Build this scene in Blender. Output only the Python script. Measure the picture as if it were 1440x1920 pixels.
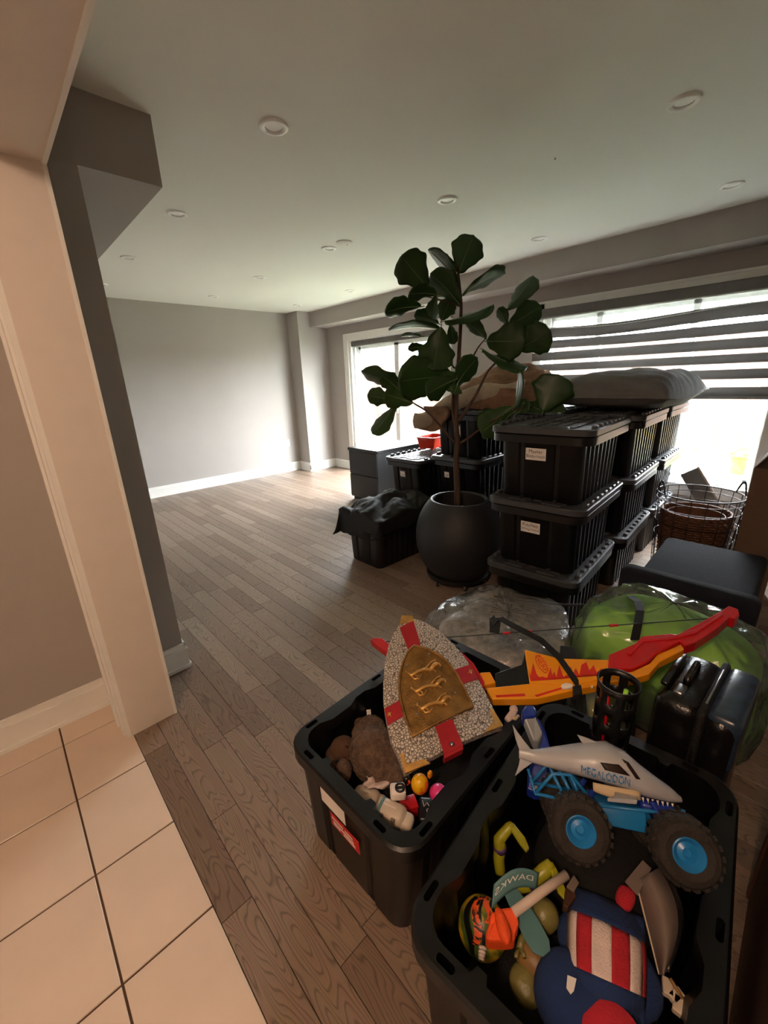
import bpy, bmesh, math, random
from mathutils import Vector, Matrix, noise
random.seed(7)
S = bpy.context.scene
COL = S.collection
for o in list(bpy.data.objects): bpy.data.objects.remove(o)

# ---------------------------------------------------------------- camera
CAM_H = 1.41
F = 764.547
YAW, PITCH, ROLL = math.radians(43.20803), math.radians(-17.91507), math.radians(-2.09881)
_f = Vector((math.sin(YAW)*math.cos(PITCH), math.cos(YAW)*math.cos(PITCH), math.sin(PITCH)))
_r = Vector((math.cos(YAW), -math.sin(YAW), 0)); _u = _r.cross(_f)
CR = _r*math.cos(ROLL)+_u*math.sin(ROLL); CU = -_r*math.sin(ROLL)+_u*math.cos(ROLL); CW = _f
CC = Vector((0, 0, CAM_H))
cd = bpy.data.cameras.new('camera'); cam = bpy.data.objects.new('camera', cd); COL.objects.link(cam)
cd.sensor_fit = 'HORIZONTAL'; cd.sensor_width = 36; cd.lens = 36*F/1440; cd.clip_start = 0.02; cd.clip_end = 200
cam.matrix_world = Matrix(((CR.x, CU.x, -CW.x, CC.x), (CR.y, CU.y, -CW.y, CC.y), (CR.z, CU.z, -CW.z, CC.z), (0, 0, 0, 1)))
S.camera = cam

# ---------------------------------------------------------------- light
w = bpy.data.worlds.new('sky'); S.world = w; w.use_nodes = True
nt = w.node_tree; bg = nt.nodes['Background']
bg.inputs['Color'].default_value = (0.90, 0.96, 1.0, 1); bg.inputs['Strength'].default_value = 8.5
S.view_settings.view_transform = 'Standard'; S.view_settings.look = 'None'
S.view_settings.exposure = 2.75; S.view_settings.gamma = 1.0; S.view_settings.use_curve_mapping = False
for (px_, y0, y1, z0, z1, ry_) in ((4.42, 3.33, 5.2, 0.05, 2.0, 90), (4.42, 0.28, 2.1, 0.45, 2.0, 90)):     # sky portals in the openings
    pd = bpy.data.lights.new('window_portal', 'AREA'); pd.shape = 'RECTANGLE'; pd.size = z1-z0; pd.size_y = y1-y0
    pd.cycles.is_portal = True
    po = bpy.data.objects.new('window_portal', pd); COL.objects.link(po)
    po.location = (px_, (y0+y1)/2, (z0+z1)/2); po.rotation_euler = (0, math.radians(ry_), 0)

# ---------------------------------------------------------------- pixel -> direction helpers
def ray(px, py): return CR*((px-720)/F)-CU*((py-960)/F)+CW
def at_z(px, py, z):
    d = ray(px, py); return CC+d*((z-CAM_H)/d.z)
def at_plane(px, py, p0, n):
    d = ray(px, py); return CC+d*((Vector(p0)-CC).dot(n)/d.dot(n))
def at_x(px, py, x): return at_plane(px, py, (x, 0, 0), Vector((1, 0, 0)))
def at_y(px, py, y): return at_plane(px, py, (0, y, 0), Vector((0, 1, 0)))
def proj(P):
    d = Vector(P)-CC; k = d.dot(CW); return (720+F*d.dot(CR)/k, 960-F*d.dot(CU)/k, k)

# ---------------------------------------------------------------- materials
def lin(c):
    return tuple((v/255/12.92 if v <= 10 else ((v/255+0.055)/1.055)**2.4) for v in c)
def mat(name, col, rough=.5, metal=0., var=.10, nscale=12., bump=0., bscale=60., spec=.5, detail=3., emis=None, coat=0., stretch=None, col2=None, thr=(.4, .6), alpha=1., trans=0.):
    m = bpy.data.materials.new(name); m.use_nodes = True
    n = m.node_tree.nodes; l = m.node_tree.links; p = n['Principled BSDF']
    c = lin(col); c2 = lin(col2) if col2 else None
    tc = n.new('ShaderNodeTexCoord'); mp = n.new('ShaderNodeMapping'); l.new(tc.outputs['Object'], mp.inputs['Vector'])
    if stretch: mp.inputs['Scale'].default_value = stretch
    nz = n.new('ShaderNodeTexNoise'); nz.inputs['Scale'].default_value = nscale; nz.inputs['Detail'].default_value = detail
    l.new(mp.outputs['Vector'], nz.inputs['Vector'])
    cr = n.new('ShaderNodeValToRGB'); l.new(nz.outputs['Fac'], cr.inputs['Fac'])
    e = cr.color_ramp.elements
    if c2:
        e[0].position, e[1].position = thr; e[0].color = (*c, 1); e[1].color = (*c2, 1)
    else:
        e[0].position, e[1].position = .3, .7
        e[0].color = (*[max(0, v*(1-var)) for v in c], 1); e[1].color = (*[min(1, v*(1+var)) for v in c], 1)
    l.new(cr.outputs['Color'], p.inputs['Base Color'])
    p.inputs['Roughness'].default_value = rough; p.inputs['Metallic'].default_value = metal
    p.inputs['Specular IOR Level'].default_value = spec; p.inputs['Coat Weight'].default_value = coat
    p.inputs['Transmission Weight'].default_value = trans; p.inputs['Alpha'].default_value = alpha
    if bump:
        b2 = n.new('ShaderNodeTexNoise'); b2.inputs['Scale'].default_value = bscale; b2.inputs['Detail'].default_value = 4
        l.new(mp.outputs['Vector'], b2.inputs['Vector'])
        bp = n.new('ShaderNodeBump'); bp.inputs['Strength'].default_value = min(1, bump); bp.inputs['Distance'].default_value = .01
        l.new(b2.outputs['Fac'], bp.inputs['Height']); l.new(bp.outputs['Normal'], p.inputs['Normal'])
    if emis:
        p.inputs['Emission Color'].default_value = (*lin(emis[0]), 1); p.inputs['Emission Strength'].default_value = emis[1]
    return m
M = {}
M['wall'] = mat('wall_grey_paint', (170, 164, 158), .75, var=.02, nscale=3, bump=.08, bscale=300)
M['ceil'] = mat('ceiling_white_paint', (232, 233, 226), .85, var=.01, nscale=2, bump=.06, bscale=250)
M['white'] = mat('white_trim_paint', (236, 235, 230), .35, var=.02)
M['jamb'] = mat('jamb_paint', (222, 212, 202), .5, var=.02)
M['tile'] = mat('beige_ceramic_tile', (222, 203, 186), .28, var=.04, nscale=5, bump=.05, bscale=40)
M['grout'] = mat('brown_grout', (88, 66, 50), .9, bump=.3, bscale=300)
M['sub'] = mat('dark_subfloor', (60, 46, 38), .8)
M['tote'] = mat('black_tote_plastic', (12, 12, 13), .36, var=.15, nscale=8, bump=.04, bscale=400)
M['lid'] = mat('grey_lid_plastic', (60, 62, 66), .38, var=.08, bump=.1, bscale=400)
M['hole_shade'] = mat('hole_shade_black', (6, 6, 7), .9)
M['paper'] = mat('white_paper', (232, 226, 222), .7, var=.03)
M['ink'] = mat('black_ink', (30, 28, 34), .6)
M['red_st'] = mat('red_sticker', (196, 32, 28), .35)
M['pot'] = mat('charcoal_fibre_pot', (34, 36, 39), .55, var=.10, nscale=6, bump=.2, bscale=120)
M['potin'] = mat('black_pot_liner', (18, 18, 19), .6)
M['soil'] = mat('dark_soil', (38, 28, 22), .95, bump=1, bscale=80, var=.4, nscale=60)
M['bark'] = mat('brown_bark', (74, 54, 42), .8, var=.35, nscale=40, bump=.6, bscale=90, stretch=(1, 1, .25))
M['steel'] = mat('brushed_steel', (170, 170, 172), .3, 1.0)
M['wire'] = mat('dark_wire', (52, 42, 38), .4, .6)
M['blackm'] = mat('black_melamine', (16, 17, 20), .35, var=.1)
M['fabk'] = mat('black_nylon', (9, 8, 9), .7, var=.3, bump=.4, bscale=250)
M['navy'] = mat('navy_upholstery', (12, 16, 30), .9, var=.15, bump=.5, bscale=300)
M['greyfab'] = mat('grey_plush_fabric', (112, 108, 106), .9, var=.10, bump=.5, bscale=250)
M['brownfl'] = mat('brown_fleece', (150, 112, 84), 1., var=.18, nscale=30, bump=.9, bscale=220)
M['creamfl'] = mat('cream_sherpa', (206, 184, 158), 1., var=.10, nscale=40, bump=1, bscale=160)
M['orange'] = mat('orange_red_plastic', (232, 60, 26), .3, var=.05)
M['wicker'] = mat('brown_wicker', (116, 78, 56), .65, var=.35, nscale=70, bump=.5, bscale=150)
M['card'] = mat('brown_cardboard', (108, 84, 68), .8, var=.06)
M['wood'] = mat('dark_stained_wood', (78, 50, 38), .45, var=.3, nscale=8, stretch=(6, 6, .6))
M['greyp'] = mat('grey_plastic', (140, 146, 152), .35)
M['case'] = mat('black_glossy_case', (20, 19, 20), .22, var=.1, bump=.15, bscale=120)
M['bluep'] = mat('blue_grey_panel', (44, 60, 80), .25, var=.3, nscale=30)
M['lensw'] = mat('frosted_lens', (244, 244, 240), .4)
M['vinyl'] = mat('white_vinyl_frame', (238, 240, 238), .3)
M['band'] = mat('grey_blind_fabric', (122, 118, 116), .9, var=.08, bump=.3, bscale=500)
M['fence'] = mat('weathered_cedar', (96, 73, 61), .85, var=.22, nscale=9, stretch=(3, 3, .5), bump=.4)
M['grass'] = mat('lawn_grass', (88, 94, 70), .95, var=.35, nscale=25, bump=1, bscale=60)
M['yellowp'] = mat('yellow_plastic', (244, 192, 44), .4)
M['red'] = mat('red_toy_plastic', (196, 22, 30), .32, var=.05)
M['yel'] = mat('amber_toy_plastic', (240, 156, 20), .35, var=.04)
M['flame'] = mat('flame_print', (214, 44, 28), .4, var=.15, nscale=14)
M['blackp'] = mat('black_toy_plastic', (20, 20, 21), .35, bump=.1, bscale=200)
M['string'] = mat('dark_green_string', (28, 42, 34), .6)
M['gold'] = mat('aged_gold', (150, 112, 58), .4, .55, var=.35, nscale=30, bump=.35, bscale=160)
M['goldb'] = mat('gold_bracket', (206, 160, 88), .38, .5, var=.25, nscale=40)
M['redcl'] = mat('red_cross_band', (166, 22, 36), .5, bump=.15, bscale=250)
M['tyre'] = mat('dusty_black_tyre', (46, 40, 36), .85, var=.25, nscale=30, bump=.4, bscale=180)
M['shark'] = mat('grey_shark_shell', (172, 174, 180), .3, var=.06)
M['cream'] = mat('cream_belly', (206, 184, 150), .4)
M['blue'] = mat('sky_blue_plastic', (34, 122, 186), .3, var=.06)
M['dkblue'] = mat('royal_blue_plastic', (26, 52, 150), .35)
M['smoke'] = mat('smoked_window', (44, 34, 32), .15)
M['fur'] = mat('brown_plush_fur', (104, 82, 66), 1., var=.4, nscale=45, bump=1, bscale=160)
M['hat'] = mat('brown_velvet', (84, 58, 40), .9, var=.12, bump=.3, bscale=300)
M['beige'] = mat('beige_toy_plastic', (206, 190, 172), .4, var=.05)
M['whitep'] = mat('white_toy_plastic', (232, 224, 218), .35)
M['teal'] = mat('teal_rubber', (86, 128, 132), .55, var=.06)
M['ballo'] = mat('orange_yellow_marble', (246, 190, 24), .35, nscale=22, col2=(232, 78, 16), thr=(.48, .62))
M['ballp'] = mat('pink_purple_marble', (232, 62, 140), .35, nscale=16, col2=(62, 68, 140), thr=(.5, .58))
M['foam'] = mat('orange_foam', (240, 84, 26), .7, var=.05, bump=.2, bscale=120)
M['stick'] = mat('pale_stick', (208, 190, 178), .6)
M['ballg'] = mat('green_yellow_rubber', (74, 96, 34), .5, nscale=14, col2=(206, 168, 34), thr=(.48, .56))
M['orst'] = mat('orange_print', (228, 88, 34), .5, nscale=40, stretch=(1, 1, 6), col2=(24, 22, 24), thr=(.5, .56))
M['olive'] = mat('yellow_green_rubber', (150, 148, 32), .35, var=.15)
M['tan'] = mat('tan_rubber', (142, 108, 62), .45, var=.2)
M['olv2'] = mat('olive_rubber', (126, 118, 66), .4, var=.2, bump=.25, bscale=60)
M['blueplush'] = mat('navy_blue_plush', (26, 50, 98), .95, var=.12, bump=.4, bscale=250)
M['redplush'] = mat('red_plush', (186, 34, 48), .95, var=.1, bump=.4, bscale=250)
M['whplush'] = mat('white_plush', (222, 202, 196), .95, var=.05, bump=.4, bscale=250)
M['visor'] = mat('taupe_plastic', (120, 106, 98), .4, var=.12)
M['purple'] = mat('purple_band', (74, 44, 96), .6)
M['green'] = mat('lime_green_bedding', (158, 226, 70), .6, var=.18, nscale=6)
M['silver'] = mat('silver_foil_quilt', (186, 174, 170), .25, .6, var=.4, nscale=30, bump=.8, bscale=40)
M['dkfab'] = mat('charcoal_cloth', (9, 9, 9), .9, var=.3, bump=.3, bscale=150)
M['roof'] = mat('dark_shingle', (84, 78, 76), .9, var=.2)
M['shut'] = mat('house_window_frame', (196, 204, 208), .5)

_m = M['band']; _n = _m.node_tree.nodes; _l = _m.node_tree.links; _t = _n.new('ShaderNodeBsdfTranslucent'); _t.inputs['Color'].default_value = (*lin((150, 148, 146)), 1)
_x = _n.new('ShaderNodeMixShader'); _x.inputs['Fac'].default_value = .22; _l.new(_n['Principled BSDF'].outputs['BSDF'], _x.inputs[1]); _l.new(_t.outputs['BSDF'], _x.inputs[2]); _l.new(_x.outputs['Shader'], _n['Material Output'].inputs['Surface'])
def node_mat(name):
    m = bpy.data.materials.new(name); m.use_nodes = True
    return m, m.node_tree.nodes, m.node_tree.links, m.node_tree.nodes['Principled BSDF']
# oak planks: contour lines of a stretched noise give the cathedral grain
m, n, l, p = node_mat('oak_plank'); M['oak'] = m
tc = n.new('ShaderNodeTexCoord'); oi = n.new('ShaderNodeObjectInfo'); at = n.new('ShaderNodeAttribute'); at.attribute_name = 'tone'
cmb = n.new('ShaderNodeCombineXYZ'); mul = n.new('ShaderNodeMath'); mul.operation = 'MULTIPLY'; mul.inputs[1].default_value = 60
l.new(at.outputs['Fac'], mul.inputs[0]); l.new(mul.outputs[0], cmb.inputs['Z'])
mp = n.new('ShaderNodeMapping'); mp.inputs['Scale'].default_value = (17, 2.6, 1)
add = n.new('ShaderNodeVectorMath'); add.operation = 'ADD'
l.new(tc.outputs['Object'], mp.inputs['Vector']); l.new(mp.outputs['Vector'], add.inputs[0]); l.new(cmb.outputs['Vector'], add.inputs[1])
nz = n.new('ShaderNodeTexNoise'); nz.inputs['Scale'].default_value = 1.0; nz.inputs['Detail'].default_value = 1.2; nz.inputs['Roughness'].default_value = .35
l.new(add.outputs['Vector'], nz.inputs['Vector'])
m1 = n.new('ShaderNodeMath'); m1.operation = 'MULTIPLY'; m1.inputs[1].default_value = 22.0; l.new(nz.outputs['Fac'], m1.inputs[0])
m2 = n.new('ShaderNodeMath'); m2.operation = 'FRACT'; l.new(m1.outputs[0], m2.inputs[0])
rp = n.new('ShaderNodeValToRGB'); e = rp.color_ramp.elements
e[0].position = 0.0; e[0].color = (0, 0, 0, 1); e[1].position = .22; e[1].color = (1, 1, 1, 1); x = e.new(.86); x.color = (.8, .8, .8, 1); x = e.new(1.0); x.color = (0, 0, 0, 1)
l.new(m2.outputs[0], rp.inputs['Fac'])
pz = n.new('ShaderNodeTexNoise'); pz.inputs['Scale'].default_value = 1; pz.inputs['Detail'].default_value = 3
mpp = n.new('ShaderNodeMapping'); mpp.inputs['Scale'].default_value = (260, 9, 1); l.new(tc.outputs['Object'], mpp.inputs['Vector']); l.new(mpp.outputs['Vector'], pz.inputs['Vector'])
tone = n.new('ShaderNodeValToRGB'); e = tone.color_ramp.elements
e[0].color = (*lin((122, 101, 86)), 1); e[1].color = (*lin((154, 133, 116)), 1); x = e.new(.5); x.color = (*lin((140, 119, 103)), 1)
l.new(at.outputs['Fac'], tone.inputs['Fac'])
mxa = n.new('ShaderNodeMix'); mxa.data_type = 'RGBA'; mxa.blend_type = 'MULTIPLY'; mxa.inputs['Factor'].default_value = .5
l.new(tone.outputs['Color'], mxa.inputs['A']); l.new(rp.outputs['Color'], mxa.inputs['B'])
mxb = n.new('ShaderNodeMix'); mxb.data_type = 'RGBA'; mxb.blend_type = 'OVERLAY'; mxb.inputs['Factor'].default_value = .25
l.new(mxa.outputs['Result'], mxb.inputs['A']); l.new(pz.outputs['Color'], mxb.inputs['B'])
hs = n.new('ShaderNodeHueSaturation'); hs.inputs['Saturation'].default_value = 1.0; l.new(mxb.outputs['Result'], hs.inputs['Color'])
l.new(hs.outputs['Color'], p.inputs['Base Color']); p.inputs['Roughness'].default_value = .42
bp = n.new('ShaderNodeBump'); bp.inputs['Strength'].default_value = .12; bp.inputs['Distance'].default_value = .002
l.new(rp.outputs['Color'], bp.inputs['Height']); l.new(bp.outputs['Normal'], p.inputs['Normal'])
# hammered silver of the shield
m, n, l, p = node_mat('hammered_silver'); M['hammer'] = m
tc = n.new('ShaderNodeTexCoord'); vo = n.new('ShaderNodeTexVoronoi'); vo.feature = 'DISTANCE_TO_EDGE'; vo.inputs['Scale'].default_value = 118
l.new(tc.outputs['Object'], vo.inputs['Vector'])
rp = n.new('ShaderNodeValToRGB'); e = rp.color_ramp.elements; e[0].color = (*lin((84, 72, 64)), 1); e[0].position = .01; e[1].color = (*lin((222, 212, 202)), 1); e[1].position = .16
l.new(vo.outputs['Distance'], rp.inputs['Fac']); l.new(rp.outputs['Color'], p.inputs['Base Color'])
p.inputs['Metallic'].default_value = .35; p.inputs['Roughness'].default_value = .42
bp = n.new('ShaderNodeBump'); bp.inputs['Strength'].default_value = .7; bp.inputs['Distance'].default_value = .003
l.new(rp.outputs['Color'], bp.inputs['Height']); l.new(bp.outputs['Normal'], p.inputs['Normal'])
# fig leaves: glossy and a little translucent
def leaf_mat(name, c, tr):
    m, n, l, p = node_mat(name)
    tc = n.new('ShaderNodeTexCoord'); nz = n.new('ShaderNodeTexNoise'); nz.inputs['Scale'].default_value = 14; l.new(tc.outputs['Object'], nz.inputs['Vector'])
    rp = n.new('ShaderNodeValToRGB'); e = rp.color_ramp.elements; L = lin(c)
    e[0].color = (*[v*.75 for v in L], 1); e[1].color = (*[v*1.2 for v in L], 1); l.new(nz.outputs['Fac'], rp.inputs['Fac'])
    l.new(rp.outputs['Color'], p.inputs['Base Color']); p.inputs['Roughness'].default_value = .38
    t = n.new('ShaderNodeBsdfTranslucent'); t.inputs['Color'].default_value = (*[min(1, v*1.9) for v in L], 1)
    mx = n.new('ShaderNodeMixShader'); mx.inputs['Fac'].default_value = tr
    l.new(p.outputs['BSDF'], mx.inputs[1]); l.new(t.outputs['BSDF'], mx.inputs[2]); l.new(mx.outputs['Shader'], n['Material Output'].inputs['Surface'])
    return m
M['leaf'] = leaf_mat('fig_leaf', (50, 80, 36), .25)
M['vein'] = mat('leaf_midrib', (110, 132, 76), .5)
# clear plastic: thin sheet, part mirror, part see-through, with crinkles
def film(name, fac, tint, bs, gl=1.0):
    m, n, l, p = node_mat(name); n.remove(p)
    tc = n.new('ShaderNodeTexCoord'); nz = n.new('ShaderNodeTexNoise'); nz.inputs['Scale'].default_value = bs; nz.inputs['Detail'].default_value = 5; nz.inputs['Distortion'].default_value = 1.5
    l.new(tc.outputs['Object'], nz.inputs['Vector'])
    bp = n.new('ShaderNodeBump'); bp.inputs['Strength'].default_value = .55; bp.inputs['Distance'].default_value = .02; l.new(nz.outputs['Fac'], bp.inputs['Height'])
    t = n.new('ShaderNodeBsdfTransparent'); t.inputs['Color'].default_value = (.97, .98, .97, 1)
    d = n.new('ShaderNodeBsdfDiffuse'); d.inputs['Color'].default_value = (*lin(tint), 1); l.new(bp.outputs['Normal'], d.inputs['Normal'])
    g = n.new('ShaderNodeBsdfGlossy'); g.inputs['Roughness'].default_value = .10; l.new(bp.outputs['Normal'], g.inputs['Normal'])
    fr = n.new('ShaderNodeFresnel'); fr.inputs['IOR'].default_value = 1.6; l.new(bp.outputs['Normal'], fr.inputs['Normal'])
    fm = n.new('ShaderNodeMath'); fm.operation = 'MULTIPLY'; fm.use_clamp = True; fm.inputs[1].default_value = gl; l.new(fr.outputs['Fac'], fm.inputs[0])
    m1 = n.new('ShaderNodeMixShader'); m1.inputs['Fac'].default_value = fac; l.new(t.outputs['BSDF'], m1.inputs[1]); l.new(d.outputs['BSDF'], m1.inputs[2])
    m2 = n.new('ShaderNodeMixShader'); l.new(fm.outputs[0], m2.inputs['Fac']); l.new(m1.outputs['Shader'], m2.inputs[1]); l.new(g.outputs['BSDF'], m2.inputs[2])
    l.new(m2.outputs['Shader'], n['Material Output'].inputs['Surface'])
    return m
M['film'] = film('clear_plastic_film', .17, (226, 228, 226), 9, 1.4)
M['film2'] = film('clear_vinyl_bag', .09, (232, 244, 226), 6, 1.0)
M['sheer'] = film('sheer_blind_mesh', .15, (240, 242, 244), 400, .2)
# window glass
m, n, l, p = node_mat('window_glass'); M['glass'] = m
t = n.new('ShaderNodeBsdfTransparent'); g = n.new('ShaderNodeBsdfGlossy'); g.inputs['Roughness'].default_value = .02; mx = n.new('ShaderNodeMixShader'); mx.inputs['Fac'].default_value = .05
l.new(t.outputs['BSDF'], mx.inputs[1]); l.new(g.outputs['BSDF'], mx.inputs[2]); l.new(mx.outputs['Shader'], n['Material Output'].inputs['Surface'])
# neighbour's brick
m, n, l, p = node_mat('red_brick'); M['brick'] = m
tc = n.new('ShaderNodeTexCoord'); mp = n.new('ShaderNodeMapping'); mp.inputs['Rotation'].default_value = (0, math.radians(90), math.radians(90))
br = n.new('ShaderNodeTexBrick'); br.inputs['Scale'].default_value = 4.0; br.inputs['Color1'].default_value = (*lin((104, 78, 74)), 1); br.inputs['Color2'].default_value = (*lin((90, 68, 66)), 1); br.inputs['Mortar'].default_value = (*lin((126, 120, 116)), 1); br.inputs['Mortar Size'].default_value = .02
cx = n.new('ShaderNodeSeparateXYZ'); cb = n.new('ShaderNodeCombineXYZ'); l.new(tc.outputs['Object'], cx.inputs[0]); l.new(cx.outputs['Y'], cb.inputs['X']); l.new(cx.outputs['Z'], cb.inputs['Y'])
l.new(cb.outputs[0], br.inputs['Vector']); l.new(br.outputs['Color'], p.inputs['Base Color']); p.inputs['Roughness'].default_value = .9

# ---------------------------------------------------------------- mesh helpers
class MB:
    def __init__(s): s.v = []; s.f = []; s.mi = []; s.cur = 0
    def add(s, vs, fs):
        o = len(s.v); s.v += [tuple(x) for x in vs]; s.f += [tuple(i+o for i in f) for f in fs]; s.mi += [s.cur]*len(fs); return s
    def box(s, c, d, mtx=None):
        x, y, z = d[0]/2, d[1]/2, d[2]/2; c = Vector(c)
        vs = [Vector((a*x, b*y, e*z)) for a in (-1, 1) for b in (-1, 1) for e in (-1, 1)]
        if mtx: vs = [mtx @ v for v in vs]
        return s.add([v+c for v in vs], [(0, 1, 3, 2), (4, 6, 7, 5), (0, 4, 5, 1), (2, 3, 7, 6), (0, 2, 6, 4), (1, 5, 7, 3)])
    def bb(s, x0, x1, y0, y1, z0, z1): return s.box(((x0+x1)/2, (y0+y1)/2, (z0+z1)/2), (x1-x0, y1-y0, z1-z0))
    def rbox(s, c, d, r=.01, seg=2, mtx=None):
        bm = bmesh.new(); bmesh.ops.create_cube(bm, size=1)
        bmesh.ops.scale(bm, vec=d, verts=bm.verts)
        bmesh.ops.bevel(bm, geom=bm.edges[:], offset=min(r, min(d)*.49), segments=seg, profile=.5, affect='EDGES')
        bm.verts.ensure_lookup_table(); vs = [v.co.copy() for v in bm.verts]; fs = [tuple(v.index for v in f.verts) for f in bm.faces]; bm.free()
        if mtx: vs = [mtx @ v for v in vs]
        c = Vector(c); return s.add([v+c for v in vs], fs)
    def tube(s, pts, r, seg=8, caps=True, closed=False):
        pts = [Vector(p) for p in pts]; k = len(pts); rs = r if isinstance(r, (list, tuple)) else [r]*k
        vs = []; up = None
        for i, p in enumerate(pts):
            a = pts[(i-1) % k] if (closed or i > 0) else p; b = pts[(i+1) % k] if (closed or i < k-1) else p
            t = (b-a).normalized() if (b-a).length > 1e-9 else Vector((0, 0, 1))
            if up is None: up = Vector((0, 0, 1)) if abs(t.z) < .9 else Vector((1, 0, 0))
            sd = t.cross(up)
            if sd.length < 1e-6: sd = t.orthogonal()
            sd.normalize(); up = sd.cross(t).normalized()
            for j in range(seg):
                an = 2*math.pi*j/seg; vs.append(p+sd*math.cos(an)*rs[i]+up*math.sin(an)*rs[i])
        fs = []
        for i in range(k if closed else k-1):
            for j in range(seg):
                a = i*seg+j; b = i*seg+(j+1) % seg; c = ((i+1) % k)*seg+(j+1) % seg; d = ((i+1) % k)*seg+j
                fs.append((a, b, c, d))
        if caps and not closed: fs += [tuple(range(seg-1, -1, -1)), tuple((k-1)*seg+j for j in range(seg))]
        return s.add(vs, fs)
    def lathe(s, prof, seg=32, c=(0, 0, 0), mtx=None, caps=True):
        c = Vector(c); vs = []; fs = []; k = len(prof)
        for (r, z) in prof:
            for j in range(seg):
                a = 2*math.pi*j/seg; v = Vector((r*math.cos(a), r*math.sin(a), z)); vs.append((mtx @ v if mtx else v)+c)
        for i in range(k-1):
            for j in range(seg): fs.append((i*seg+j, i*seg+(j+1) % seg, (i+1)*seg+(j+1) % seg, (i+1)*seg+j))
        if caps and prof[0][0] > 1e-6: fs.append(tuple(range(seg-1, -1, -1)))
        if caps and prof[-1][0] > 1e-6: fs.append(tuple((k-1)*seg+j for j in range(seg)))
        return s.add(vs, fs)
    def loft(s, rings, cap0=True, cap1=True):
        k = len(rings[0]); vs = [v for r in rings for v in r]; fs = []
        for i in range(len(rings)-1):
            for j in range(k): fs.append((i*k+j, i*k+(j+1) % k, (i+1)*k+(j+1) % k, (i+1)*k+j))
        if cap0: fs.append(tuple(range(k-1, -1, -1)))
        if cap1: fs.append(tuple((len(rings)-1)*k+j for j in range(k)))
        return s.add(vs, fs)
    def grid(s, fn, nu, nv, wrap=False):
        vs = [fn(i/(nu-1), j/(nv-1) if not wrap else j/nv) for i in range(nu) for j in range(nv)]; fs = []
        for i in range(nu-1):
            for j in range(nv if wrap else nv-1): fs.append((i*nv+j, i*nv+(j+1) % nv, (i+1)*nv+(j+1) % nv, (i+1)*nv+j))
        return s.add(vs, fs)
    def prism(s, top, bot):
        k = len(top); return s.add(list(top)+list(bot), [tuple(range(k)), tuple(range(2*k-1, k-1, -1))]+[(j, j+k, (j+1) % k+k, (j+1) % k) for j in range(k)])
    def blob(s, c, r, amp=.0, sc=3., seed=0., e=1., nu=24, nv=32, mtx=None, ridge=0., rs=4., zmin=None, fine=0.):
        c = Vector(c)
        def sp(x, q): return math.copysign(abs(x)**q, x)
        def fn(u, v):
            th = math.pi*(u-.5); ph = 2*math.pi*v
            d = Vector((sp(math.cos(th), e)*sp(math.cos(ph), e), sp(math.cos(th), e)*sp(math.sin(ph), e), sp(math.sin(th), e)))
            P = Vector((d.x*r[0], d.y*r[1], d.z*r[2])); q = P+Vector((seed*7.3, seed*3.1, -seed*5.7))
            k = 1+amp*noise.noise(q*sc)
            if ridge: k += ridge*(.35-abs(noise.noise(q*rs)))*1.2
            if fine: k += fine*noise.noise(q*sc*6)
            P = P*k
            if mtx: P = mtx @ P
            P = P+c
            if zmin is not None and P.z < zmin: P.z = zmin
            return P
        return s.grid(fn, nu, nv, True)
    def jitter(s, a, seed=1):
        r = random.Random(seed); s.v = [(x+r.uniform(-a, a), y+r.uniform(-a, a), max(.002, z+r.uniform(-a, a))) for x, y, z in s.v]; return s
    def build(s, name, m, parent=None, smooth=False, loc=None, auto=None):
        me = bpy.data.meshes.new(name); me.from_pydata(s.v, [], s.f); ms = m if isinstance(m, (list, tuple)) else [m]
        for q in ms: me.materials.append(q)
        me.polygons.foreach_set('material_index', s.mi)
        bm = bmesh.new(); bm.from_mesh(me); bmesh.ops.recalc_face_normals(bm, faces=bm.faces); bm.to_mesh(me); bm.free()
        if smooth:
            me.polygons.foreach_set('use_smooth', [True]*len(me.polygons))
            if auto: me.set_sharp_from_angle(angle=math.radians(auto))
        o = bpy.data.objects.new(name, me); COL.objects.link(o)
        if parent: o.parent = parent
        if loc: o.location = loc
        return o
def tag(o, label, cat, group=None):
    o['label'] = label; o['category'] = cat
    if group: o['group'] = group
    return o
def struct(o): o['kind'] = 'structure'; return o
def thing(name, label, cat, loc=(0, 0, 0), rz=0., group=None, rot=None):
    o = bpy.data.objects.new(name, None); COL.objects.link(o); o.empty_display_size = .05; o.location = loc
    o.rotation_euler = rot if rot else (0, 0, rz); return tag(o, label, cat, group)
def origin_to(o, p):                      # put a world-built mesh's origin at p
    p = Vector(p); o.data.transform(Matrix.Translation(-p)); o.location = p; return o
def text_mesh(txt, size=1., extrude=0.):
    c = bpy.data.curves.new('lettering', 'FONT'); c.body = txt; c.size = size; c.extrude = extrude; c.align_x = 'CENTER'; c.align_y = 'CENTER'; c.resolution_u = 3
    o = bpy.data.objects.new('lettering', c); COL.objects.link(o); bpy.context.view_layer.update()
    me = bpy.data.meshes.new_from_object(o.evaluated_get(bpy.context.evaluated_depsgraph_get())); bpy.data.objects.remove(o); bpy.data.curves.remove(c); return me
def lettering(txt, size, fn, m, parent, name='lettering'):      # fn maps (x, y) of the text plane to a parent-space point
    me = text_mesh(txt, size)
    for v in me.vertices: v.co = fn(v.co.x, v.co.y)
    me.materials.clear(); me.materials.append(m); o = bpy.data.objects.new(name, me); COL.objects.link(o); o.parent = parent; return o
def smoothstep(a, b, x):
    t = max(0, min(1, (x-a)/(b-a))); return t*t*(3-2*t)

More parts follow.
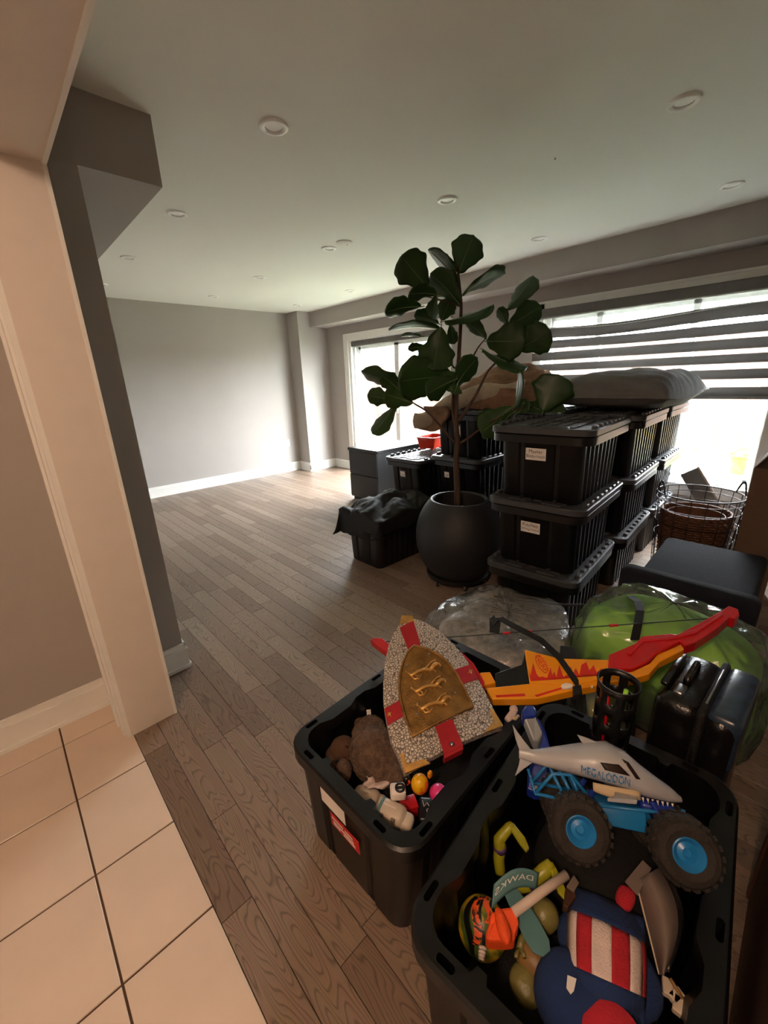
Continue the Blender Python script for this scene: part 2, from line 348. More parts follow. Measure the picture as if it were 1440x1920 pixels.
# ================================================================ THE SETTING
XW, YB, CH, YS, XL = 4.27, 6.03, 2.44, 2.07, 0.465
YN = -1.9                                   # wall behind the camera's right
def B(name, boxes, m, smooth=False):
    b = MB()
    for q in boxes: b.bb(*q)
    return b.build(name, m, None, smooth)
# wood floor: planks 9 cm wide along Y
floor = struct(B('floor', [(.14, XW+.1, YN-.1, YB+.1, -.10, -.013)], M['sub']))
rows = []; x = .14; rowi = 0
fixed = {0: [.864], 1: [1.16], 2: [.563, 1.468], 7: [1.817], 9: [1.705]}
planks = []
while x < XW:
    x1 = min(x+.09, XW); cuts = list(fixed.get(rowi, []))
    if not cuts: cuts = [random.uniform(0, 1.0)]
    y = max(cuts)
    while y < YB: y += random.choice((.42, .6, .75, .9, 1.05, 1.2)); cuts.append(y)
    y = min(cuts)
    while y > YN: y -= random.choice((.42, .6, .75, .9, 1.05, 1.2)); cuts.append(y)
    cuts = sorted(c for c in cuts if YN < c < YB); cuts = [YN]+cuts+[YB]
    for a, b_ in zip(cuts, cuts[1:]):
        if b_-a < .06: continue
        if x1 < XL and a > YS+.05: continue
        planks.append((x, x1, a, b_, random.random()))
    x = x1; rowi += 1
def seen(pl):
    best = 0
    for fy in (.1, .5, .9):
        P = proj(((pl[0]+pl[1])/2, pl[2]+(pl[3]-pl[2])*fy, 0))
        if P[2] > .3 and -60 < P[0] < 1500 and 500 < P[1] < 2000: best = max(best, 1/P[2]**2)
    if pl[0] > 1.9 and pl[2] < 3.0 and pl[3] < 3.2: best *= .02      # under the stacked totes
    return best*(pl[3]-pl[2])
planks.sort(key=lambda q: -seen(q))
def plank_geo(mb, x0, x1, y0, y1, c=.0005):
    g = .0009
    lo = [(x0+g, y0+g), (x1-g, y0+g), (x1-g, y1-g), (x0+g, y1-g)]; hi = [(x0+g+c, y0+g+c), (x1-g-c, y0+g+c), (x1-g-c, y1-g-c), (x0+g+c, y1-g-c)]
    mb.loft([[(a, b_, -.013) for a, b_ in lo], [(a, b_, -c) for a, b_ in lo], [(a, b_, 0) for a, b_ in hi]])
for pl in planks[:300]:
    mb = MB(); cx, cy = (pl[0]+pl[1])/2, (pl[2]+pl[3])/2; plank_geo(mb, pl[0]-cx, pl[1]-cx, pl[2]-cy, pl[3]-cy)
    o = mb.build('plank', M['oak'], floor, loc=(cx, cy, 0)); a = o.data.attributes.new('tone', 'FLOAT', 'POINT'); a.data.foreach_set('value', [pl[4]]*len(o.data.vertices))
mb = MB(); tones = []
for pl in planks[300:]:
    k = len(mb.v); plank_geo(mb, *pl[:4]); tones += [pl[4]]*(len(mb.v)-k)
o = mb.build('plank_field', M['oak'], floor); o['kind'] = 'stuff'; a = o.data.attributes.new('tone', 'FLOAT', 'POINT'); a.data.foreach_set('value', tones)
# hall tiles
fh = struct(B('floor_hall', [(-1.4, .139, -2.7, YS+.05, -.10, -.004)], M['grout']))
T = .3337; tx = [-.087-T*k for k in range(4, -1, -1)]+[.139]; ty = [1.59+T*k for k in range(-13, 2)]+[YS]
for i in range(len(tx)-1):
    for j in range(len(ty)-1):
        x0, x1, y0, y1 = tx[i]+.0028, tx[i+1]-.0028, ty[j]+.0028, ty[j+1]-.0028
        if i == len(tx)-2: x1 = .139
        cx, cy = (x0+x1)/2, (y0+y1)/2; a, b_ = (x1-x0)/2, (y1-y0)/2; c = .0015
        mb = MB(); mb.loft([[(-a, -b_, -.02), (a, -b_, -.02), (a, b_, -.02), (-a, b_, -.02)], [(-a, -b_, -c), (a, -b_, -c), (a, b_, -c), (-a, b_, -c)], [(-a+c, -b_+c, 0), (a-c, -b_+c, 0), (a-c, b_-c, 0), (-a+c, b_-c, 0)]])
        mb.build('tile', M['tile'], fh, loc=(cx, cy, 0))
struct(B('ceiling', [(-1.5, XW+.25, -2.8, YS+.14, CH, CH+.25), (XL-.2, XW+.25, YS+.14, YB+.2, CH, CH+.25)], M['ceil']))
struct(B('wall_back', [(XL-.2, XW+.2, YB, YB+.15, -.1, CH)], M['wall']))
struct(B('wall_column', [(3.745, XW, 5.735, YB, 0, CH)], M['wall']))
struct(B('wall_left', [(-1.5, XL, YS, YS+.14, -.1, CH), (XL-.14, XL, YS+.14, YB, -.1, CH)], M['wall']))
struct(B('wall_bulkhead', [(.33, .757, YS, YS+2.6, 2.2, CH)], M['wall']))
DO = (3.33, 5.2, 0.0, 2.0); WO = (.28, 2.1, .53, 1.99)
struct(B('wall_right', [(XW, XW+.18, 5.2, YB+.15, -.3, CH), (XW, XW+.18, 3.33, 5.2, 2.0, CH), (XW, XW+.18, 3.33, 5.2, -.3, .0), (XW, XW+.18, 2.1, 3.33, -.3, CH),
                        (XW, XW+.18, .28, 2.1, 1.99, CH), (XW, XW+.18, .28, 2.1, -.3, .45), (XW, XW+.18, YN-.1, .28, -.3, CH)], M['wall']))
struct(B('wall_soffit', [(3.975, XW, YN, 5.735, 2.226, CH)], M['wall']))
struct(B('wall_near', [(.13, XW, YN-.12, YN, -.1, CH)], M['wall']))
struct(B('wall_hall', [(-1.5, -1.38, -2.8, YS, -.1, CH), (-1.5, .31, -2.8, -2.68, -.1, CH), (.13, .31, -2.8, -.75, -.1, CH)], M['wall']))
struct(B('wall_header', [(.132, .308, -.75, 1.765, 2.065, CH), (.132, .308, 1.765, YS, 2.065, CH)], M['jamb']))
struct(B('wall_jamb', [(.132, .306, 1.765, YS, 0, 2.065)], M['jamb']))
# opening casing: ridged trim on the hall side, thin bead on the room side
b = MB()
for (x0, x1, y0, y1) in ((.116, .133, 1.767, 1.782), (.108, .133, 1.790, 1.852), (.118, .133, 1.852, 1.864), (.100, .133, 1.864, 1.90), (.122, .133, 1.90, 1.93)): b.bb(x0, x1, y0, y1, 0, 2.145)
struct(b.build('trim_1', M['white']))
b = MB()
for (x0, x1, z0, z1) in ((.112, .133, 2.065, 2.145), (.106, .133, 2.075, 2.09)): b.bb(x0, x1, -.75, 1.765, z0, z1)
struct(b.build('trim_2', M['jamb']))
b = MB(); b.bb(.304, .316, 1.762, 1.80, 0, 2.07); b.bb(.304, .316, -.75, 1.765, 2.062, 2.075)
struct(b.build('trim_3', M['white']))
def baseboard(name, segs):                 # segs: (x0,y0,x1,y1, nx,ny) run with outward normal
    b = MB()
    for (x0, y0, x1, y1, nx, ny) in segs:
        for (t, z0, z1) in ((.022, 0, .018), (.014, 0, .105), (.017, .098, .112), (.010, .105, .138), (.012, .132, .142)):
            ax0, ax1 = min(x0, x1, x0+nx*t, x1+nx*t), max(x0, x1, x0+nx*t, x1+nx*t); ay0, ay1 = min(y0, y1, y0+ny*t, y1+ny*t), max(y0, y1, y0+ny*t, y1+ny*t)
            b.bb(ax0, ax1, ay0, ay1, z0, z1)
    return struct(b.build(name, M['white']))
baseboard('baseboard_back', [(XL, YB, 3.745, YB, 0, -1)])
baseboard('baseboard_column', [(3.745, 5.735-.014, 3.745, YB, -1, 0), (3.745-.014, 5.735, XW, 5.735, 0, -1)])
baseboard('baseboard_right', [(XW, 5.735, XW, 5.29, -1, 0), (XW, 3.24, XW, YN, -1, 0)])
baseboard('baseboard_left', [(.306, YS, XL+.014, YS, 0, -1), (XL, YS-.014, XL, YB, 1, 0)])
baseboard('baseboard_hall', [(-1.38, YS, .132, YS, 0, -1), (-1.38, -2.6, -1.38, YS, 1, 0)])
# ---- sliding patio door
dr = bpy.data.objects.new('door_1', None); COL.objects.link(dr); dr.location = (XW, 4.265, 0); struct(dr)
def P_(name, boxes, m, par, off):
    b = MB()
    for q in boxes: b.bb(q[0]-off[0], q[1]-off[0], q[2]-off[1], q[3]-off[1], q[4]-off[2], q[5]-off[2])
    return b.build(name, m, par)
of = (XW, 4.265, 0)
P_('casing', [(XW-.02, XW+.0, 5.2, 5.29, 0, 2.09), (XW-.02, XW, 3.24, 3.33, 0, 2.09), (XW-.02, XW, 3.33, 5.2, 2.0, 2.09), (XW-.026, XW, 5.275, 5.295, 0, 2.095), (XW-.026, XW, 3.235, 3.255, 0, 2.095), (XW-.026, XW, 3.235, 5.295, 2.08, 2.095)], M['white'], dr, of)
P_('door_frame', [(XW, XW+.18, 5.15, 5.2, 0, 2.0), (XW, XW+.18, 3.33, 3.38, 0, 2.0), (XW, XW+.18, 3.38, 5.15, 1.95, 2.0), (XW, XW+.18, 3.38, 5.15, 0, .04), (XW+.05, XW+.07, 5.11, 5.15, 0.04, 1.95), (XW+.11, XW+.13, 5.12, 5.15, .04, 1.95)], M['vinyl'], dr, of)
for (y0, y1, xo) in ((4.2, 5.15, .125), (3.38, 4.29, .07)):
    q = P_('sash', [(XW+xo, XW+xo+.04, y0, y0+.085, .04, 1.95), (XW+xo, XW+xo+.04, y1-.085, y1, .04, 1.95), (XW+xo, XW+xo+.04, y0, y1, 1.87, 1.95), (XW+xo, XW+xo+.04, y0, y1, .04, .14)], M['vinyl'], dr, of)
    P_('pane', [(XW+xo+.016, XW+xo+.022, y0+.08, y1-.08, .13, 1.88)], M['glass'], q, of)
P_('handle', [(XW+.05, XW+.07, 4.235, 4.26, .95, 1.15)], M['vinyl'], dr, of)
bl = thing('roller_blind', 'grey rolled-up blind cassette across the top of the patio door', 'blind', (XW, 4.265, 1.9))
of2 = (XW, 4.265, 1.9)
b = MB(); b.rbox((.03, 0, .045), (.075, 1.75, .08), .012, 2); b.build('cassette', M['band'], bl); P_('fabric_edge', [(XW+.03, XW+.034, 3.42, 5.1, 1.895, 1.915)], M['vinyl'], bl, of2)
# ---- picture window of three panes with zebra blind
wn = bpy.data.objects.new('window_1', None); COL.objects.link(wn); wn.location = (XW, 1.19, .53); struct(wn); of = (XW, 1.19, .53)
P_('casing', [(XW-.02, XW, .19, .28, .36, 2.08), (XW-.02, XW, 2.1, 2.19, .36, 2.08), (XW-.02, XW, .19, 2.19, 1.99, 2.08), (XW-.02, XW, .19, 2.19, .36, .45), (XW-.026, XW, .18, 2.2, 2.07, 2.09)], M['white'], wn, of)
P_('window_sill', [(XW-.03, XW+.12, .17, 2.21, .445, .465)], M['white'], wn, of)
P_('window_frame', [(XW+.06, XW+.16, .28, .31, .465, 1.99), (XW+.06, XW+.16, 2.06, 2.1, .465, 1.99), (XW+.06, XW+.16, .31, 2.06, 1.94, 1.99), (XW+.06, XW+.16, .31, 2.06, .465, .50)], M['vinyl'], wn, of)
for (y0, y1) in ((.31, .86), (.86, 1.6), (1.6, 2.06)):
    q = P_('sash', [(XW+.08, XW+.13, y0, y0+.026, .5, 1.94), (XW+.08, XW+.13, y1-.026, y1, .5, 1.94), (XW+.08, XW+.13, y0, y1, .5, .528), (XW+.08, XW+.13, y0, y1, 1.91, 1.94)], M['vinyl'], wn, of)
    P_('pane', [(XW+.1, XW+.106, y0+.02, y1-.02, .52, 1.915)], M['glass'], q, of)
zb = thing('zebra_blind', 'half-lowered zebra blind with grey and sheer bands over the wide window', 'blind', (XW-.06, 1.2, 2.0))
b = MB(); b.rbox((-.005, 0, -.03), (.09, 1.98, .085), .012, 2); b.build('headrail', M['band'], zb)
bands = [(1.85, 1.755), (1.725, 1.65), (1.615, 1.54), (1.505, 1.44), (1.395, 1.325), (1.265, 1.20)]
zt = 1.93
for i, (a, c) in enumerate(bands):
    def fn(u, v, a=a, c=c, i=i):
        y = -.97+1.94*u; z = a+(c-a)*v
        sag = .02*math.sin(math.pi*u)**2*(1 if i == 0 else (.4 if i == 1 else 0)) - (.012*math.sin(u*6.3) if i == 0 else 0)
        return (.004*math.sin(u*9+i), y, z-2.0-sag)
    b = MB(); b.grid(fn, 25, 3); o = b.build('grey_band', M['band'], zb, True)
    md = o.modifiers.new('thick', 'SOLIDIFY'); md.thickness = .0015
    z0, z1 = zt-2.0, a-2.0
    b = MB(); b.grid(lambda u, v, z0=z0, z1=z1, i=i: (.001, -.97+1.94*u, z0+(z1-z0)*v-(.02*math.sin(math.pi*u)**2*v if i == 0 else 0)), 25, 3); o = b.build('sheer_band', M['sheer'], zb, True)
    md = o.modifiers.new('thick', 'SOLIDIFY'); md.thickness = .0008
    zt = c
b = MB(); b.tube([(-.012, -.97+1.94*i/24, 1.845-2.0-.035*math.sin(math.pi*i/24)**2+.014*math.sin(i/24*6.3)) for i in range(25)], .004, 6); b.build('fabric_edge', M['vinyl'], zb, True)
b = MB(); b.rbox((0, 0, 1.19-2.0), (.022, 1.95, .03), .008, 2); b.build('bottom_rail', M['band'], zb)
# ---- ceiling lights on their grid
def pot(x, y):
    t = thing('ceiling_light', 'small round white recessed ceiling light with a trim ring', 'ceiling light', (x, y, CH), 0, 'recessed lights across the ceiling')
    b = MB(); b.lathe([(.036, .0), (.037, -.006), (.045, -.010), (.056, -.009), (.060, -.006), (.061, .0)], 32, caps=False); b.build('trim_ring', M['lensw'], t, True, auto=40)
    b = MB(); b.lathe([(.0, -.003), (.026, -.003), (.036, -.001), (0, -.0005)], 32); b.build('lens', M['lensw'], t, True, auto=40)
for (x, y) in ((1.165, 1.83), (2.345, .635), (2.345, 1.83), (3.53, .635), (1.165, 3.02), (2.335, 3.02), (1.165, 4.19), (2.335, 4.19), (3.53, 1.83), (3.51, 4.19), (2.335, 5.34), (3.50, 5.32), (1.18, 5.34)): pot(x, y)
t = thing('cover_plate', 'blank white round cover plate on the ceiling beside a recessed light', 'cover plate', (2.34, 2.83, CH))
b = MB(); b.lathe([(0, -.012), (.05, -.012), (.062, -.006), (.064, 0), (0, 0)], 32); b.build('plate', M['ceil'], t, True, auto=40)
b = MB(); b.lathe([(0, -.016), (.004, -.016), (.005, -.012), (0, -.012)], 10, (.03, 0, 0)); b.build('screw', M['steel'], t)
t = tag(MB().tube([(2.37, 1.175, CH-.001), (2.373, 1.178, CH-.006), (2.378, 1.18, CH-.004)], .0025, 6).build('ceiling_hook', M['wire']), 'tiny dark hook fixed in the white ceiling', 'hook'); origin_to(t, (2.37, 1.175, CH))
t = thing('wall_outlet', 'white double wall outlet low on the back wall', 'outlet', (3.53, YB, .47))
b = MB(); b.rbox((0, -.003, 0), (.07, .006, .115), .003, 2); b.build('cover', M['white'], t)
for dz in (-.02, .02):
    b = MB(); b.rbox((0, -.007, dz), (.034, .004, .028), .003, 2); q = b.build('socket', M['lensw'], t)
    b = MB(); b.bb(-.009, -.006, -.0095, -.0085, dz-.006, dz+.006); b.bb(.006, .009, -.0095, -.0085, dz-.006, dz+.006); b.build('slot', M['hole_shade'], q)  # near-black blocks stand proud of the socket, painting the shade inside its slots
# ---- hall lamp (the warm light that falls through the opening)
hl = thing('hall_ceiling_lamp_offscreen', 'flush round hall ceiling lamp with a glowing warm glass shade', 'lamp', (-.80, -.10, CH))
b = MB(); b.lathe([(.0, -.02), (.15, -.02), (.16, -.01), (.16, 0), (0, 0)], 32); b.build('base', M['steel'], hl, True, auto=40)
b = MB(); b.lathe([(.0, -.085), (.06, -.08), (.11, -.062), (.14, -.035), (.145, -.02), (0, -.02)], 32)
b.build('shade', mat('warm_glass', (255, 225, 190), .4, emis=((255, 196, 140), 3.0)), hl, True)
pl_ = bpy.data.lights.new('hall_bulb_offscreen', 'POINT'); pl_.energy = 8.0; pl_.color = (1.0, .68, .48); pl_.shadow_soft_size = .09
po = bpy.data.objects.new('hall_bulb_offscreen', pl_); COL.objects.link(po); po.location = (-.80, -.10, 2.28)

# ================================================================ OUTSIDE
gr = MB(); gr.grid(lambda u, v: (-14+34*u, -16+36*v, -.15+.02*noise.noise(Vector((u*20, v*30, 0)))), 40, 60); g = gr.build('ground', M['grass'], None, True); struct(g)
fn_ = thing('garden_fence', 'tall weathered cedar board fence across the back yard', 'fence', (9.2, 5, -.17))
bw = .142; y = -3.0; k = 0
while y < 14:
    b = MB(); h = 2.1+random.uniform(-.01, .01); dx = .012*(k % 2); b.bb(dx, dx+.02, -bw/2-.004, bw/2+.004, .03, h); b.build('board', M['fence'], fn_, loc=(0, y-5, 0)); y += bw; k += 1
for zz in (.35, 1.1, 1.75): b = MB(); b.bb(.035, .075, -8, 9, zz-.045, zz+.045); b.build('rail', M['fence'], fn_)
for i in range(7): b = MB(); b.bb(-.10, 0.0, -.05, .05, -.05, 2.05); b.build('post', M['fence'], fn_, loc=(0, -7.4+2.4*i+.35, 0))
b = MB(); b.bb(-.02, .0, -8, 9, 0, .14); b.build('kickboard', M['fence'], fn_)
hs_ = thing('neighbour_house', 'pale red brick neighbour house with a shuttered window beyond the fence', 'building', (13.5, 9, -.3))
b = MB(); b.bb(0, 6, 1.0, 10, 0, 3.9); b.build('wall', M['brick'], hs_)
b = MB(); b.prism([(-.5, 0.6, 3.9), (6.5, 0.6, 3.9), (3, 0.6, 5.2)], [(-.5, 10.4, 3.9), (6.5, 10.4, 3.9), (3, 10.4, 5.2)]); b.build('roof', M['roof'], hs_)
for (yy, zz, ww, hh) in ((5.4, 1.95, 1.3, 1.25), (2.4, 1.95, 1.3, 1.25)):
    f_ = MB()
    for q in ((-.06, .02, yy-ww/2, yy+ww/2, zz+hh-.09, zz+hh), (-.06, .02, yy-ww/2, yy+ww/2, zz, zz+.09), (-.06, .02, yy-ww/2, yy-ww/2+.09, zz, zz+hh), (-.06, .02, yy+ww/2-.09, yy+ww/2, zz, zz+hh), (-.06, .02, yy-.05, yy+.05, zz, zz+hh)): f_.bb(*q)
    q = f_.build('window', M['shut'], hs_)
    f_ = MB(); f_.bb(-.02, -.01, yy-ww/2+.08, yy+ww/2-.08, zz+.08, zz+hh-.08); f_.build('pane', mat('house_glass', (120, 160, 190), .1), q)
    for i in range(8): f_ = MB(); f_.bb(-.045, -.025, yy+.06, yy+ww/2-.1, zz+.12+i*(hh-.24)/8, zz+.12+i*(hh-.24)/8+.1); f_.build('slat', M['shut'], q)
p0 = at_z(1388, 886, -.14)
yt = thing('garden_toy', 'small yellow plastic sand bucket standing on the lawn', 'toy', p0)
b = MB(); b.lathe([(.12, 0), (.16, .25), (.175, .25), (.175, .27), (.15, .27), (.11, .03), (0, .03)], 24); b.build('bucket', M['yellowp'], yt, True, auto=40)
b = MB(); b.tube([(0, -.165+.33*i/10, .27+.1*math.sin(math.pi*i/10)) for i in range(11)], .012, 6); b.build('handle', M['yellowp'], yt, True)

# ================================================================ TOTES
TL, TW, TH = .70, .435, .352                 # body at the top, height of the rim
def outline(L, W, r=.05, deep=.012, nr=8, plain=False, inset=0.):
    pts = []; L2, W2 = L/2, W/2
    def corner(cx, cy, a0):
        for i in range(6): a = a0+math.pi/2*i/5; pts.append((cx+r*math.cos(a), cy+r*math.sin(a)))
    def side(n, length, px, py, dx, dy, nx, ny):          # ribbed run
        seg = length/n
        for i in range(n):
            for (t, d) in ((.10, 0), (.30, deep), (.70, deep), (.90, 0)):
                q = (i+t)*seg; k = 0 if plain else d; pts.append((px+dx*q-nx*k, py+dy*q-ny*k))
    def panel(length, px, py, dx, dy, nx, ny):            # end wall: grooves either side of a flat label panel
        for (t, d) in ((.02, 0), (.17, 0), (.19, deep), (.25, deep), (.27, .002), (.73, .002), (.75, deep), (.81, deep), (.83, 0), (.98, 0)):
            k = 0 if plain else d; pts.append((px+dx*length*t-nx*k, py+dy*length*t-ny*k))
    corner(L2-r, -W2+r, -math.pi/2)
    panel(W-2*r, L2, -W2+r, 0, 1, 1, 0)
    corner(L2-r, W2-r, 0)
    side(nr, L-2*r, L2-r, W2, -1, 0, 0, 1)
    corner(-L2+r, W2-r, math.pi/2)
    panel(W-2*r, -L2, W2-r, 0, -1, -1, 0)
    corner(-L2+r, -W2+r, math.pi)
    side(nr, L-2*r, -L2+r, -W2, 1, 0, 0, -1)
    return pts
def scaled(pts, ix, iy, z, L=TL, W=TW): return [(x*(1-2*ix/L), y*(1-2*iy/W), z) for x, y in pts]
IX, IY = .040, .008
_o = outline(TL, TW); _op = outline(TL, TW, plain=True)
b = MB(); b.loft([scaled(_op, IX+.006, IY+.006, 0), scaled(_o, IX, IY, .008), scaled(_o, .008, .007, TH*.86), scaled(_op, .002, .002, TH*.90), scaled(_op, 0, 0, TH)], True, False)
b.loft([scaled(_op, .004, .004, TH), scaled(_o, .010, .010, TH*.86), scaled(_o, IX+.006, IY+.006, .014)], False, True)
ME_BODY = b.build('tote_body', M['tote'], None, True, auto=35)
def ring(L0, W0, L1pts, z0, z1, b):            # flange: rounded outer outline, inner outline given
    out = outline(L0, W0, .075, nr=3, plain=True); inn = L1pts
    ov0 = [(x, y, z0) for x, y in out]; ov1 = [(x, y, z1-.006) for x, y in out]; ov2 = [(x*(1-.012/L0), y*(1-.012/W0), z1) for x, y in out]
    iv1 = [(x, y, z1) for x, y in inn]; iv0 = [(x, y, z0) for x, y in inn]
    k = len(out); vs = ov0+ov1+ov2+iv1+iv0; fs = []
    for a in range(5):
        c = (a+1) % 5
        for j in range(k): fs.append((a*k+j, a*k+(j+1) % k, c*k+(j+1) % k, c*k+j))
    b.add(vs, fs)
b = MB(); ring(.765, .515, [(x*.985, y*.975) for x, y in outline(TL, TW, deep=.018, nr=3)], TH-.032, TH+.012, b); ME_RIM = b.build('tote_rim', M['tote'], None, True, auto=35)
OL, OW, OIX, OIY = .735, .485, .012, .030                     # the open totes: straighter walls
_q = outline(OL, OW, .06); _qp = outline(OL, OW, .06, plain=True); _qi = outline(.69, .44, .055, deep=.010); _qip = outline(.69, .44, .055, plain=True)
b = MB(); b.loft([scaled(_qp, OIX+.006, OIY+.006, 0, OL, OW), scaled(_q, OIX, OIY, .008, OL, OW), scaled(_q, .004, .005, TH*.86, OL, OW), scaled(_qp, .002, .002, TH*.90, OL, OW), scaled(_qp, 0, 0, TH, OL, OW)], True, False)
b.loft([scaled(_qip, 0, 0, TH, .69, .44), scaled(_qi, .004, .004, TH*.8, .69, .44), scaled(_qip, .03, .03, .014, .69, .44)], False, True)
ME_OBODY = b.build('open_tote_body', M['tote'], None, True, auto=35)
b = MB(); ring(.765, .515, outline(.69, .44, .055, deep=.016, nr=3), TH-.030, TH+.012, b); ME_ORIM = b.build('open_tote_rim', M['tote'])
cut = MB()
for (sx, sy, ax) in ((-.29, .238, 0), (.29, .238, 0), (-.29, -.238, 0), (.29, -.238, 0), (0, .238, 0), (0, -.238, 0), (-.363, .15, 1), (-.363, -.15, 1), (.363, .15, 1), (.363, -.15, 1)): cut.rbox((sx, sy, TH-.01), (.044, .014, .12) if not ax else (.014, .040, .12), .0065, 3)
cut = cut.build('slot_cutter', M['tote']); md = ME_ORIM.modifiers.new('slots', 'BOOLEAN'); md.object = cut; md.operation = 'DIFFERENCE'; md.solver = 'EXACT'
bpy.context.view_layer.update(); _me = bpy.data.meshes.new_from_object(ME_ORIM.evaluated_get(bpy.context.evaluated_depsgraph_get())); ME_ORIM.modifiers.clear(); ME_ORIM.data = _me; bpy.data.objects.remove(cut)
_me.polygons.foreach_set('use_smooth', [True]*len(_me.polygons)); _me.set_sharp_from_angle(angle=math.radians(35))
# lid: skirted slab, raised field of squares, blocks along the long edges
b = MB(); lo = outline(.772, .522, .06, plain=True)
b.loft([[(x, y, 0) for x, y in lo], [(x, y, .026) for x, y in lo], [(x*.985, y*.98, .031) for x, y in lo], [(x*.93, y*.90, .031) for x, y in lo], [(x*.92, y*.885, .024) for x, y in lo]], True, True)
for i in range(9):
    for j in range(5):
        b.box((-.276+.069*i, -.124+.062*j, .0275), (.052, .046, .007))
for s_ in (-1, 1):
    for i in range(8): b.rbox((-.28+.08*i, s_*.236, .034), (.044, .024, .022), .005, 1)
    for i in range(2): b.rbox((s_*.345, -.09+.18*i, .031), (.03, .10, .012), .004, 1)
ME_LID = b.build('tote_lid', M['lid'], None, True, auto=35)
ME_BODY, ME_RIM, ME_LID, ME_OBODY, ME_ORIM = [(lambda o: (o.data, bpy.data.objects.remove(o))[0])(o) for o in (ME_BODY, ME_RIM, ME_LID, ME_OBODY, ME_ORIM)]
TPITCH = TH+.031+.002                     # a tote stands on the field of the lid below
def inst(name, me, parent, loc=(0, 0, 0), scale=None):
    o = bpy.data.objects.new(name, me); COL.objects.link(o); o.parent = parent; o.location = loc
    if scale: o.scale = scale
    return o
def put_label(t, lines, w=.105, h=.062, z=.235, y=0., tape=False):
    # paper label on the end wall that faces -X of the tote
    tilt = math.atan(IX/TH); xx = -(TL/2-IX*(1-z/TH))-.0015
    R = Matrix.Rotation(-tilt, 3, 'Y')
    if tape:
        q = MB(); q.box((xx, y, z), (.0012, w*1.35, h*1.5), R); q.build('label_holder', M['lid'], t); xx -= .0012
    b = MB(); b.box((xx, y, z), (.0014, w, h), R); lb = b.build('label', M['paper'], t)
    for i, (tx_, sz) in enumerate(lines):
        if tx_ == '':                      # writing too small to read: two pen strokes
            b = MB(); b.box((xx-.0012, y, z+h*.15), (.0006, w*.6, h*.08), R); b.box((xx-.0012, y-w*.08, z-h*.15), (.0006, w*.5, h*.08), R); b.build('pen_marks', M['ink'], lb); continue
        dz = h*(.22-.40*i) if len(lines) > 1 else 0
        def fn(u, v, dz=dz): return Vector((xx, y, z))+R @ Vector((-.0012, -u, v+dz+.004*math.sin(u*140)*.3))
        lettering(tx_, sz, fn, M['ink'], lb)
def tote(label, x, y, z, rz, lid=True, sc=(1, 1, 1), group='lidded storage totes', cat='storage tote', name='storage_tote'):
    t = thing(name, label, cat, (x, y, z), math.radians(rz), group); t.scale = sc
    inst('body', ME_BODY if lid else ME_OBODY, t); inst('rim', ME_RIM if lid else ME_ORIM, t, (0, 0, -.0015) if not lid else (0, 0, -.014))
    if lid: inst('lid', ME_LID, t, (0, 0, TH))
    return t
def col_at(x, y, rz, L=.772, W=.522):      # near front corner -> centre
    a = math.radians(rz); return x+math.cos(a)*L/2-math.sin(a)*W/2, y+math.sin(a)*L/2+math.cos(a)*W/2
# front row: three columns of three
cols = [(1.965, .685, 4.6), (2.755, .70, 3.4), (3.536, .735, 1.6)]
pos = ['closest to the toy bags', 'in the middle of the row', 'against the window wall']
lev = ['bottom', 'middle', 'top']
for ci, (cx, cy, rz) in enumerate(cols):
    for k in range(3):
        jx, jy = random.uniform(-.006, .006), random.uniform(-.006, .006)
        x_, y_ = col_at(cx+jx+(.008 if ci == 0 and k == 2 else 0), cy+jy, rz, .706 if ci == 2 else .772)
        lbl = 'black tote with grey lid, %s of the stack %s' % (lev[k], pos[ci])
        if ci == 0 and k == 2: lbl = 'black tote with grey lid and a Master Bathroom paper label, top of its stack'
        if ci == 0 and k == 1: lbl = 'black tote with grey lid and a Kitchen paper label, middle of its stack'
        t = tote(lbl, x_, y_, k*TPITCH*1.006, rz+random.uniform(-.6, .6), sc=(.915 if ci == 2 else 1, 1, 1.006))
        if ci == 0 and k == 2: put_label(t, [('Master', .026), ('Bathroom', .024)], y=.015, z=.245)
        if ci == 0 and k == 1: put_label(t, [('Kitchen', .028), ('(Dining Linens)', .016)], y=.015, z=.235)
# second row behind the planter
SY = (1.285+1.765)/2
for k in range(3):
    tote('black tote with grey lid, %s of the stack between the two long rows' % lev[k], 3.36, 1.53, k*TPITCH*1.006, 0, sc=(1, .92, 1.006))
for k in range(3):
    t = tote('black tote with grey lid, %s of the stack behind the fig trunk' % lev[k], 3.12, 2.055, k*TPITCH*1.006, 1.0, sc=(1, .98, 1.006))
    if k == 2: put_label(t, [('', .01)], .045, .07, .22, -.01, True)
    if k == 1: put_label(t, [('', .01)], .05, .05, .22, .10)
for k in range(2):
    t = tote('black tote with grey lid, %s of the low stack that carries the orange crate' % ('bottom' if k == 0 else 'top'), 3.02, 2.565, k*.362, 1.5, sc=(1, .87, .945))
    if k == 1: put_label(t, [('', .016)], .065, .052, .225, .03, True)
